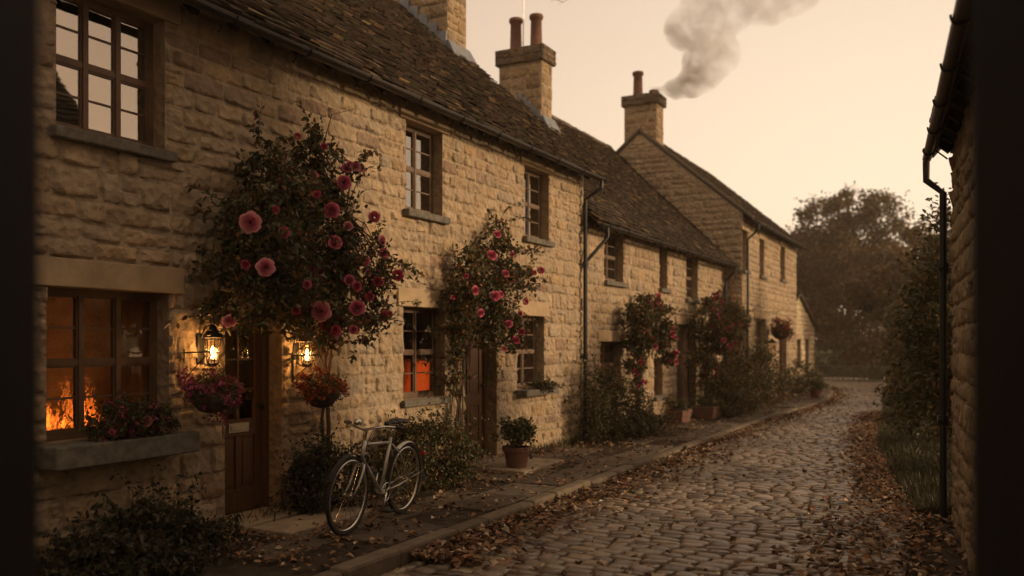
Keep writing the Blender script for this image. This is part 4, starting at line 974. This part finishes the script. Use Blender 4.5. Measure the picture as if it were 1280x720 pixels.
# --- hanging baskets
def basket(s,D,z,r,label,fc,n=1900,fl_=270,fsz=.028,leafs=.032):
    o=thing('hanging_basket',label,'flower basket',W(s,D,z),PHI,'hanging baskets of flowers')
    m=MB(); m.lathe([(0,-r*.9),(r*.45,-r*.78),(r*.78,-r*.42),(r*.9,0),(r*.8,.0),(0,-.02)],seg=20); m.build('basket',M['bark'],o,smooth=True)
    m=MB(); top=r*1.5
    for k in range(3):
        a=2*math.pi*k/3; m.tube([(r*.88*math.cos(a),r*.88*math.sin(a),0),(0,0,top)],.0025,4)
    m.tube([(0,0,top),(0,.02,top+.03),(0,6.0-D-.02,top+.02)],.007,5); m.tube([(0,6.0-D-.02,top+.05),(0,6.0-D-.02,top-.25)],.007,5); m.tube([(0,6.0-D-.03,top-.2),(0,.06,top)],.005,5)
    m.build('hanger',M['iron'],o)
    bl=[((0,0,r*.25),(r*1.0,r*.95,r*.7)),((r*.3,-r*.3,-r*.2),(r*.85,r*.6,r*.75)),((-r*.4,-r*.2,r*.1),(r*.7,r*.6,r*.6))]
    P=blob_pts(bl,n,20,.22,.4); pl,w=pal_w(.25); leaf_obj('foliage',P,nrg.uniform(.6,1.2,len(P))*leafs,leafcols(len(P),pl,w),o)
    Q=blob_pts(bl,fl_,20,.16,.95); Q=np.repeat(Q,6,axis=0)+nrg.normal(size=(len(Q)*6,3))*fsz*.4
    leaf_obj('flowers',Q,nrg.uniform(.7,1.2,len(Q))*fsz,leafcols(len(Q),fc,None,.35),o,mt='petal',droop=0,aspect=.95,kind='stuff')
    return o
sa,za=wp(264,490,5.66); basket(sa,5.66,za,.205,'basket of pink and mauve flowers left of the first door',[(.36,.09,.17),(.28,.05,.12),(.46,.17,.22),(.22,.03,.06)])
sa,za=wp(402,487,5.62); basket(sa,5.62,za,.205,'basket of orange and rust flowers right of the first door',[(.42,.12,.04),(.34,.07,.03),(.50,.20,.06),(.30,.05,.06)])
sa,za=wp(976,412,5.1); basket(sa,5.1,za,.34,'bushy red basket over the door of the taller house',[(.34,.08,.04),(.30,.04,.04),(.40,.14,.06)],1500,120,.05,.06)

# ==================================================================== FIRE AND LAMPS INDOORS
def flame_mesh(m,x,y,z,w,h,seed):
    r=random.Random(seed); path=[];rad=[]
    for i in range(9):
        t=i/8; path.append((x+w*.35*math.sin(t*4+seed)*t,y+w*.2*math.cos(t*3+seed)*t,z+h*t)); rad.append(max(.002,w*.5*math.sin(math.pi*min(1,t*.85+.12))**1.2*(1-t*.55)))
    m.tube(path,rad,8)
sF,zF=wp(84,520,6.95)
fr=thing('log_fire','log fire with orange flames seen through the lower left window','fire',W(sF,7.0,.0),PHI)
m=MB(); 
for (dx,w,h,sd) in ((-.30,.04,.12,1),(-.25,.05,.17,2),(-.18,.05,.22,4),(-.12,.04,.13,9),(-.02,.04,.10,11),(.14,.05,.30,5),(.18,.045,.44,8),(.22,.04,.20,6),(.30,.03,.09,14)): flame_mesh(m,dx,rng.uniform(-.05,.05),.93,w,h,sd)
m.build('flames',M['flame'],fr,smooth=True)
m=MB()
for k in range(4): m.tube([(-.42,-.12+.08*k,.86+.03*(k%2)),(.38,-.1+.07*k,.88)],.045,8)
m.build('logs',M['bark'],fr)
m=MB(); m.box(-.55,.5,-.2,.25,0,.82); m.build('hearth',M['sill'],fr)
ld=bpy.data.lights.new('fire_light','AREA'); ld.energy=4.5; ld.color=(1,.42,.14); ld.size=.5
lo=bpy.data.objects.new('fire_light',ld); COL.objects.link(lo); lo.parent=fr; lo.location=(-.02,-.12,1.0); lo.rotation_euler=(R(125),0,0)
m=MB(); m.box(.05,7.2,1.75,1.80,0,2.4); m.build('inner_wall',M['plaster'],h1)
sL,zL=wp(528,468,6.5)
tl=thing('table_lamp','orange shaded lamp glowing behind the narrow lower window','lamp',W(sL,6.5,0),PHI)
m=MB(); m.lathe([(.24,zL-.26),(.15,zL+.17),(.14,zL+.17),(.23,zL-.26)],seg=24); m.build('lamp_shade',M['shade'],tl,smooth=True)
m=MB(); m.lathe([(0,.75),(.09,.75),(.09,.77),(.03,.80),(.05,.88),(.02,.95),(.012,zL)],seg=14); m.build('lamp_base',M['terra'],tl,smooth=True)
m=MB(); m.box(-.4,.4,-.25,.25,.70,.745)
for x in (-.36,.36):
    for y in (-.2,.2): m.box(x-.02,x+.02,y-.02,y+.02,0,.70)
tb=m.build('side_table',M['wood']); tb.location=W(sL,6.5,-.01); tb.rotation_euler=(0,0,PHI); tag(tb,'wooden side table carrying the orange lamp inside the window','table')
ld=bpy.data.lights.new('lamp_light','POINT'); ld.energy=2; ld.color=(1,.35,.09); ld.shadow_soft_size=.02
lo=bpy.data.objects.new('lamp_light',ld); COL.objects.link(lo); lo.parent=tl; lo.location=(0,0,zL)

# ==================================================================== BICYCLE
fb=gp(432,669); rb_=Vector((-1.10,8.55,0)); dv=(fb-rb_).normalized(); WB=1.04; rw=.345
bk=thing('bicycle','pale grey roadster bicycle standing on the pavement by the first doorway','bicycle',fb-dv*WB,math.atan2(dv.y,dv.x))
bk.rotation_euler=(R(-4),0,math.atan2(dv.y,dv.x)); bk.rotation_mode='XYZ'
def circ(c,r,n=40,a0=0,a1=2*math.pi,y=0): return [(c[0]+r*math.cos(a0+(a1-a0)*i/n),y,c[1]+r*math.sin(a0+(a1-a0)*i/n)) for i in range(n if abs(a1-a0-2*math.pi)<1e-6 else n+1)]
def wheel(cx,par):
    w=thing('wheel',None,None,(cx,0,rw)); w.parent=par
    m=MB(); m.tube(circ((0,0),rw-.017),.017,8,closed=True); m.build('tyre',M['rubber'],w,smooth=True)
    m=MB(); m.tube(circ((0,0),rw-.042),.0135,6,closed=True); m.build('rim',M['chrome'],w,smooth=True)
    m=MB(); n=32
    for k in range(n):
        a=2*math.pi*k/n; sg=1 if k%2 else -1; b=a+sg*(.45 if k%4<2 else -.45)
        m.tube([(.022*math.cos(b),sg*.03,.022*math.sin(b)),((rw-.05)*math.cos(a),0,(rw-.05)*math.sin(a))],.0013,4,cap=False)
    m.build('spokes',M['chrome'],w)
    m=MB(); m.tube([(0,-.05,0),(0,.05,0)],.014,10); m.tube([(0,-.034,0),(0,-.028,0)],.024,12); m.tube([(0,.028,0),(0,.034,0)],.024,12); m.build('hub',M['chrome'],w)
    return w
wheel(0,bk); wf=wheel(WB,bk)
bb=(.46,0,.29); st=(.325,0,.78); hd0=(.845,0,.62); hd1=(.805,0,.80); 
m=MB()
m.tube([bb,st],.0155,10); m.tube([hd0,hd1],.019,12); m.tube([(st[0]+.005,0,st[2]-.045),(hd1[0]+.006,0,hd1[2]-.035)],.014,10); m.tube([bb,(hd0[0]-.005,0,hd0[2]+.03)],.016,10)
for y in (-.05,.05):
    m.tube([(bb[0]-.02,y*.5,bb[2]),(.2,y*.95,rw-.03),(0,y,rw)],.009,8); m.tube([(st[0],y*.3,st[2]-.06),(.2,y*.9,.62),(0,y,rw)],.0075,8)
m.tube([(bb[0],-.04,bb[2]),(bb[0],.04,bb[2])],.021,12)
m.build('frame',M['bike'],bk,smooth=True)
m=MB(); m.tube([(hd0[0]+.003,0,hd0[2]-.01),(hd0[0]+.01,0,hd0[2]-.035)],.019,10)
for y in (-.045,.045): m.tube([(hd0[0]+.008,y*.7,hd0[2]-.02),(hd0[0]+.03,y,hd0[2]-.07),(.955,y,.42),(WB,y,rw)],[.012,.012,.009,.007],8)
m.build('fork',M['bike'],bk,smooth=True)
m=MB(); m.tube([(hd1[0],0,hd1[2]),(hd1[0]-.02,0,.885),(.83,0,.90)],.011,8)
hb=[(.64,-.27,.925),(.72,-.26,.935),(.82,-.20,.945),(.845,-.10,.925),(.84,0,.90),(.845,.10,.925),(.82,.20,.945),(.72,.26,.935),(.64,.27,.925)]
m.tube(hb,.0105,8); hbo=m.build('handlebar',M['chrome'],bk,smooth=True)
for sg in (-1,1):
    m=MB(); m.tube([(.615,sg*.272,.92),(.73,sg*.258,.936)],.0155,8); m.build('grip',M['rubber'],hbo,smooth=True)
    m=MB(); m.tube([(.80,sg*.19,.925),(.77,sg*.225,.905),(.70,sg*.235,.895)],.005,5); m.build('brake_lever',M['chrome'],hbo,smooth=True)
m=MB(); m.lathe([(0,0),(.03,0),(.036,.02),(.03,.045),(0,.055)],(.83,-.07,.935),12); m.build('bell',M['chrome'],hbo,smooth=True)
m=MB(); m.tube([(.83,0,.90),(.86,.0,.70),(.93,.02,.64)],.003,4); m.tube([(.84,.1,.92),(.87,.06,.78),(.80,.02,.72)],.003,4); m.build('brake_cable',M['rubber'],bk)
m=MB()
prof=[(-.13,.080,.0),(-.11,.088,.012),(-.05,.080,.014),(.02,.050,.008),(.09,.026,.004),(.15,.018,.0)]
for i in range(len(prof)-1):
    for k in range(10):
        def q(i,k):
            x,w,z=prof[i]; a=math.pi*k/10*1.0; return (st[0]-.035+x,w*math.cos(a),.905+z+.034*math.sin(a)**.6)
        m.quad(q(i,k),q(i,k+1),q(i+1,k+1),q(i+1,k))
for i in (0,len(prof)-1): m.poly([(st[0]-.035+prof[i][0],prof[i][1]*math.cos(math.pi*k/10),.905+prof[i][2]+.034*math.sin(math.pi*k/10)**.6) for k in range(11)])
sdl=m.build('saddle',M['leather'],bk,smooth=True); md=sdl.modifiers.new('solid','SOLIDIFY'); md.thickness=.012
m=MB(); m.tube([st,(st[0]-.025,0,.885)],.012,8)
for y in (-.03,.03): m.tube([(st[0]-.13,y,.895),(st[0]-.03,y,.878),(st[0]+.09,y*.4,.9)],.004,5); m.tube([(st[0]-.14,y*1.5,.905),(st[0]-.13,y*1.5,.865),(st[0]-.11,y*1.5,.88)],.006,5)
m.build('seat_post',M['chrome'],bk,smooth=True)
def guard(cx,a0,a1,r=rw+.022,w=.052):
    m=MB(); n=30
    for i in range(n):
        for (u0,u1,h0,h1) in ((-1,-.5,-.012,-.002),(-.5,0,-.002,.002),(0,.5,.002,-.002),(.5,1,-.002,-.012)):
            P=[]
            for (ii,uu,hh) in ((i,u0,h0),(i+1,u0,h0),(i+1,u1,h1),(i,u1,h1)):
                a=R(a0+(a1-a0)*ii/n); P.append((cx+(r+hh)*math.cos(a),w/2*uu,rw+(r+hh)*math.sin(a)))
            m.quad(*P)
    for y in (-.05,.05):
        a=R(a1-30); m.tube([(cx,y,rw),(cx+r*math.cos(a),y*.5,rw+r*math.sin(a))],.003,4)
    return m
guard(0,60,205).build('mudguard',M['bike'],bk,smooth=True); guard(WB,28,150).build('mudguard',M['rubber'],bk,smooth=True)
m=MB(); m.tube(circ((bb[0],bb[2]),.085,28,y=.055),.006,5,closed=True)
for k in range(5): a=k*1.257; m.tube([(bb[0],.055,bb[2]),(bb[0]+.08*math.cos(a),.055,bb[2]+.08*math.sin(a))],.006,5)
for sg in (1,-1):
    a=R(-70 if sg==1 else 110); m.tube([(bb[0],sg*.06,bb[2]),(bb[0]+.165*math.cos(a),sg*.075,bb[2]+.165*math.sin(a))],.009,6)
cr_=m.build('crank',M['chrome'],bk,smooth=True)
for sg in (1,-1):
    a=R(-70 if sg==1 else 110); c=(bb[0]+.165*math.cos(a),sg*.12,bb[2]+.165*math.sin(a)); m=MB(); m.box(c[0]-.045,c[0]+.045,c[1]-.04,c[1]+.04,c[2]-.012,c[2]+.012); m.build('pedal',M['rubber'],cr_,bev=.004)
m=MB(); m.tube([(bb[0],.055,bb[2]+.085),(.0,.05,rw+.035)],.0045,5); m.tube([(bb[0],.055,bb[2]-.085),(.0,.05,rw-.035)],.0045,5); m.build('chain',M['iron'],bk)
m=MB(); m.tube([(.38,-.03,.29),(.30,-.17,.012)],.008,6); m.build('kickstand',M['chrome'],bk)
m=MB(); m.lathe([(0,0),(.024,0),(.024,.012),(0,.018)],seg=12); o_=m.build('rear_reflector',mat('reflector',(.4,.02,.02),.2,attr=False),bk); o_.location=(-.37,0,.55); o_.rotation_euler=(0,R(-90),0)

# ==================================================================== FALLEN LEAVES, GRASS
DRY=[(.21,.115,.062),(.28,.17,.095),(.14,.08,.048),(.42,.30,.185),(.09,.055,.035),(.28,.135,.06),(.55,.43,.29)]
DW=[.22,.2,.2,.1,.16,.08,.04]
def litter(name,label,fn,n,size=.07,zs=.05):
    P=[];  
    while len(P)<n:
        p=fn()
        if p is not None: P.append(p)
    P=np.array([tuple(p) for p in P]); P[:,2]+=nrg.uniform(0.004,zs,len(P))
    leaf_obj(name,P,nrg.uniform(.5,1.3,len(P))*size,leafcols(len(P),DRY,DW,.3),None,mt='dry',droop=0,flat=.6,aspect=.8,curl=.55,label=label,kind='stuff')
def gutter_leaf():
    s=6.0+30*rng.random()**1.7; d=kd(s)-.16-abs(rng.gauss(0,.30)) if rng.random()<.92 else kd(s)-.16-rng.random()**2*2.4
    if s>14 and rng.random()<.5: d=kd(s)-.16-abs(rng.gauss(0,.10))
    return W(s,d,-.095)
def pave_leaf():
    s=5+24*rng.random()**1.4; d=6-rng.random()**1.7*1.75
    if d<kd(s) or (rng.random()<.35 and d<kd(s)+.7): return None
    return W(s,d,-.01)
def road_leaf():
    s=6+30*rng.random()**1.3; return W(s,rdg(s)+rng.random()*(kd(s)-rdg(s)-.2),-.09)
def right_leaf():
    s=4.5+19*rng.random()**1.2; d=rdg(s)+rng.gauss(.12,.42) if s<10.5 else rdg(s)+.0+abs(rng.gauss(0,.26))
    if s<10 and d<.30+ (s-10)*.05-.2: return None
    return W(s,d,-.085)
litter('fallen_leaves','brown leaves drifted along the kerb',gutter_leaf,4600,.075,.06)
litter('fallen_leaves','brown leaves on the pavement at the wall foot',pave_leaf,4500,.062,.035)
litter('fallen_leaves','scattered leaves lying on the cobbles',road_leaf,500,.055,.01)
litter('fallen_leaves','thick leaf litter along the right edge of the lane',right_leaf,4800,.072,.05)
# right verge: earth bank and grass
m=MB(); sN=60; dN=10
def vg(i,j):
    s=-6+i*(50/sN); k=j/dN; d=rdg(s)+.03-k*5.5; z=-.125+.10*math.sin(min(1,k*2.2)*math.pi/2)+.10*k+.04*noise.noise(Vector((s*.7,d,1)))*min(1,k*4)
    p=W(s,d,z); return p
for i in range(sN):
    for j in range(dN): m.quad(vg(i,j),vg(i+1,j),vg(i+1,j+1),vg(i,j+1))
m.build('verge',M['earth'],smooth=True,kind='structure')
def grass(name,label,n,fn,h,pal):
    P=np.array([tuple(fn()) for _ in range(n)]); hh=nrg.uniform(.5,1.3,n)*h; a=nrg.uniform(0,2*np.pi,n); w=.005+.03*hh
    dx=np.stack([np.cos(a),np.sin(a),np.zeros(n)],1)*w[:,None]; ln=np.stack([nrg.normal(0,.4,n)*hh,nrg.normal(0,.4,n)*hh,hh],1)
    V=np.stack([P-dx,P+dx,P+ln*.6+dx*.5,P+ln,P+ln*.6-dx*.5],1).reshape(-1,3)
    me=bpy.data.meshes.new(name); me.from_pydata(V.tolist(),[],[(5*i,5*i+1,5*i+2,5*i+3,5*i+4) for i in range(n)])
    ca=me.color_attributes.new('Col','FLOAT_COLOR','CORNER'); c=np.ones((n,4),dtype=np.float32); c[:,:3]=leafcols(n,pal); ca.data.foreach_set('color',np.repeat(c,5,axis=0).ravel())
    me.materials.append(M['leaf']); o=bpy.data.objects.new(name,me); COL.objects.link(o); tag(o,label,None,None,'stuff'); return o
GP=[(.050,.052,.020),(.070,.066,.028),(.095,.07,.035),(.04,.042,.017)]
def gv():
    s=10.0+26*rng.random()**1.5; k=rng.random()**1.2; d=rdg(s)+.0-k*1.6-.03; return W(s,d,-.125+.10*math.sin(min(1,k*1.6/5.5*2.2)*math.pi/2))
grass('verge_grass','short rough grass on the right verge below the hedge',26000,gv,.13,GP)
def gfoot():
    s=5+25*rng.random(); return W(s,5.97-abs(rng.gauss(0,.12)),-.03)
grass('wall_foot_grass','thin grass growing along the foot of the cottage walls',2600,gfoot,.15,GP)
def gfar():
    return Vector((rng.uniform(8,34),rng.uniform(43,58),-.15))
grass('far_grass','rough grass field beyond the bend of the lane',9000,gfar,.40,GP)

# ==================================================================== RIGHT-HAND SHRUBS AND TREES
TP=([(.045,.048,.018),(.07,.062,.022),(.115,.08,.028),(.15,.09,.03)],[.35,.3,.2,.15])
def tall_shrub(label,px_,Y,top,rad,n,size):
    x=(px_-VX)/F*Y; z=H+(VY-top)*Y/F
    bl=[((x+rng.uniform(-.3,.3)*rad,Y+rng.uniform(-.4,.4)*rad,z*f),(rad*k,rad*k,z*.24)) for f,k in ((.22,.95),(.42,1.0),(.62,.9),(.80,.65),(.55,.7),(.3,.8))]
    bl[4]=((x-.5*rad,Y-.3*rad,z*.55),(rad*.6,rad*.6,z*.22)); bl[5]=((x+.5*rad,Y-.3*rad,z*.35),(rad*.7,rad*.7,z*.25))
    return plant('hedge_shrub',label,'shrub',(x,Y,-.1),bl,n,size,.2,'tall shrubs along the right verge',26,.22,60,rad*.6,[([(x,Y,-.1),(x,Y,z*.5),(x+.1,Y,z*.8)],[.06,.04,.02])],pal=TP,shell=.3)
tall_shrub('nearest tall dark shrub beside the right downpipe',1215,11.5,262,.9,16000,.08)
tall_shrub('second tall shrub behind the one at the downpipe',1206,15.0,285,1.05,16000,.09)
tall_shrub('brownish shrub in the middle of the right hedge',1198,19.5,300,1.2,15000,.11)
tall_shrub('rounded shrub towards the far end of the right hedge',1185,25.0,312,1.3,12000,.13)
tall_shrub('last shrub of the right hedge above the bend',1172,32.0,312,1.5,11000,.16)
def tree(label,x,Y,hgt,cr,n,size,low=.3,pal=TP,group='trees beyond the lane',name='tree',lobes=11):
    o=thing(name,label,'tree',(x,Y,-.1),0,group); t=MB(); top=Vector((x,Y,hgt*.62))
    t.tube([(x,Y,-.2),(x+.1,Y,hgt*.2),(x-.05,Y,hgt*.42),top],[hgt*.035,hgt*.027,hgt*.02,hgt*.01],8)
    bl=[]
    for i in range(lobes):
        a=2*math.pi*i/lobes*1.9+rng.uniform(-.3,.3); f=rng.uniform(low,.86); k=math.sin(math.pi*(min(1,(f-low*.5)/(1-low*.5)))**.8)
        r_=cr*(.25+.55*k)*rng.uniform(.75,1.05); c=Vector((x+r_*math.cos(a),Y+r_*math.sin(a),hgt*f))
        s_=cr*rng.uniform(.30,.44); bl.append((tuple(c),(s_,s_,s_*.8)))
        b0=Vector((x,Y,hgt*f*.55)); mid=b0.lerp(c,.5)+Vector((0,0,hgt*.03)); t.tube([b0,mid,c],[hgt*.011,hgt*.007,hgt*.003],6)
        for _ in range(4):
            q=c+Vector((rng.uniform(-1,1),rng.uniform(-1,1),rng.uniform(-.3,1)))*s_*.9; t.tube([mid.lerp(c,.6),q],[hgt*.004,.01],4)
    bl.append(((x,Y,hgt*.88),(cr*.42,cr*.42,cr*.3))); bl.append(((x,Y,hgt*.6),(cr*.6,cr*.6,cr*.5)))
    P=blob_pts(bl,n,40,.16,.45); base=np.array([x,Y,-.1])
    leaf_obj('crown',P,nrg.uniform(.6,1.3,len(P))*size,leafcols(len(P),pal[0],pal[1]),o,base=base)
    t.v=[Vector(v)-Vector((x,Y,-.1)) for v in t.v]; t.build('trunk',M['bark'],o,smooth=True)
    return o
ATP=([(.06,.05,.020),(.10,.066,.024),(.15,.085,.030),(.19,.10,.035)],[.3,.3,.25,.15])
tree('big rounded tree beyond the end of the row',(1062-VX)/F*56,56,11.3,4.6,56000,.22,.06,ATP,lobes=24)
tree('lower dark tree left of the big rounded one, behind the outbuilding',(1012-VX)/F*62,62,9.2,3.8,22000,.24,.05,ATP)
tree('russet tree between the big tree and the hedge',(1112-VX)/F*44,44,6.3,2.6,20000,.18,.05,ATP)
tree('tall loose tree behind the right hedge',(1165-VX)/F*38,38,7.2,2.6,14000,.16,.15,ATP)
tree('distant broad tree on the right, behind the hedge',(1150-VX)/F*66,66,9.5,5,15000,.24,.1,ATP)
tree('distant dark tree hidden mostly by the taller house',(960-VX)/F*75,75,8,4.5,12000,.26,.1,ATP)
# low field hedge and stone wall past the bend
hb_=[]
for k in range(16):
    x=9+k*1.6; hb_.append(((x,50+.12*x+rng.uniform(-.3,.3),.9),(1.15,.7,rng.uniform(.8,1.3))))
plant('field_hedge','low clipped field hedge beyond the bend of the lane','hedge',(20,52.4,-.15),hb_,26000,.14,.25,sp=40,splen=.5,sub=30)
m=MB(); 
p0,p1=Vector((15.0,44.3,0)),Vector((30,40.5,0)); dd=(p1-p0).normalized(); nn=Vector((dd.y,-dd.x,0)); Lw=(p1-p0).length
masonry(m,lambda a,b,h:tuple(p0+dd*a+nn*(h)+Vector((0,0,b))),0,Lw,-.15,.45,(),(),131,course=(.2,.3),width=(.3,.6),res=(3,3),base=(.11,.10,.065),mort=(.09,.08,.055))
q=lambda a,y,z:tuple(p0+dd*a-nn*y+Vector((0,0,z)))
m.hexa([q(0,.02,-.15),q(Lw,.02,-.15),q(Lw,.4,-.15),q(0,.4,-.15),q(0,.02,.45),q(Lw,.02,.45),q(Lw,.4,.45),q(0,.4,.45)],(.12,.11,.07))
m.build('field_wall',M['stone'],label='low dry stone field wall past the bend of the lane',category='wall')

# ==================================================================== SMOKE
sm=bpy.data.meshes.new('smoke'); import bmesh
bm=bmesh.new(); Y=23.6
path=[(812,110,5),(817,112,7),(826,114,9),(842,113,13),(858,106,17),(874,97,21),(886,82,24),(892,62,26),(880,42,28),(868,24,28),(885,10,30),(915,22,22),(908,-8,30),(940,4,26),(965,8,22),(985,-2,22),(1005,-12,20),(1030,-25,22),(1060,-45,24)]
for i,(px_,py_,r) in enumerate(path):
    for k in range(3):
        j=.45 if i>2 else .1
        c=vp(px_+rng.uniform(-j,j)*r,py_+rng.uniform(-j,j)*r,Y+1.0+rng.uniform(-.6,.6)*r*.02); rad=r*Y/F*(rng.uniform(.65,1.0) if i<4 else rng.uniform(.85,1.25))
        bmesh.ops.create_icosphere(bm,subdivisions=2,radius=rad,matrix=Matrix.Translation(c))
bm.to_mesh(sm); bm.free()
tmp=bpy.data.objects.new('smoke_tmp',sm); COL.objects.link(tmp)
rm=tmp.modifiers.new('r','REMESH'); rm.mode='VOXEL'; rm.voxel_size=.10
dp_=tmp.modifiers.new('d','SMOOTH'); dp_.iterations=4
me2=bpy.data.meshes.new_from_object(tmp.evaluated_get(bpy.context.evaluated_depsgraph_get()))
bpy.data.objects.remove(tmp)
so=bpy.data.objects.new('chimney_smoke',me2); COL.objects.link(so); me2.materials.clear()
mv=bpy.data.materials.new('smoke_volume'); mv.use_nodes=True; nt=mv.node_tree; nt.nodes.clear(); L_=nt.links
pv_=nt.nodes.new('ShaderNodeVolumePrincipled'); pv_.inputs['Color'].default_value=(.62,.49,.36,1); pv_.inputs['Anisotropy'].default_value=.1
tc=nt.nodes.new('ShaderNodeTexCoord'); nz=nt.nodes.new('ShaderNodeTexNoise'); nz.inputs['Scale'].default_value=1.9; nz.inputs['Detail'].default_value=5; nz.inputs['Roughness'].default_value=.62; nz.inputs['Distortion'].default_value=.6
L_.new(tc.outputs['Object'],nz.inputs['Vector']); mr=nt.nodes.new('ShaderNodeMapRange'); mr.inputs[1].default_value=.38; mr.inputs[2].default_value=.76; mr.inputs[3].default_value=.04; mr.inputs[4].default_value=1.05
L_.new(nz.outputs[0],mr.inputs[0]); SP=vp(815,112,Y+1.0); ds_=nt.nodes.new('ShaderNodeVectorMath'); ds_.operation='DISTANCE'; L_.new(tc.outputs['Object'],ds_.inputs[0]); ds_.inputs[1].default_value=SP
m3=nt.nodes.new('ShaderNodeMapRange'); m3.inputs[1].default_value=0; m3.inputs[2].default_value=2.2; m3.inputs[3].default_value=6; m3.inputs[4].default_value=1; L_.new(ds_.outputs['Value'],m3.inputs[0])
m4=nt.nodes.new('ShaderNodeMath'); m4.operation='MULTIPLY'; L_.new(mr.outputs[0],m4.inputs[0]); L_.new(m3.outputs[0],m4.inputs[1]); L_.new(m4.outputs[0],pv_.inputs['Density']); ou=nt.nodes.new('ShaderNodeOutputMaterial'); L_.new(pv_.outputs[0],ou.inputs['Volume'])
me2.materials.append(mv); tag(so,'brownish smoke drifting up and right from the gable chimney','smoke',None,'stuff')

# ==================================================================== HAZE
m=MB(); m.box(-215,215,-200,245,-2.0,16.0); hz=m.build('haze',M['dark_in'],kind='stuff'); hz.data.materials.clear()
mh=bpy.data.materials.new('haze_volume'); mh.use_nodes=True; nt=mh.node_tree; nt.nodes.clear(); pvh=nt.nodes.new('ShaderNodeVolumePrincipled')
pvh.inputs['Color'].default_value=(.95,.79,.60,1); pvh.inputs['Density'].default_value=.0016; pvh.inputs['Anisotropy'].default_value=.35
ou=nt.nodes.new('ShaderNodeOutputMaterial'); nt.links.new(pvh.outputs[0],ou.inputs['Volume']); hz.data.materials.append(mh)
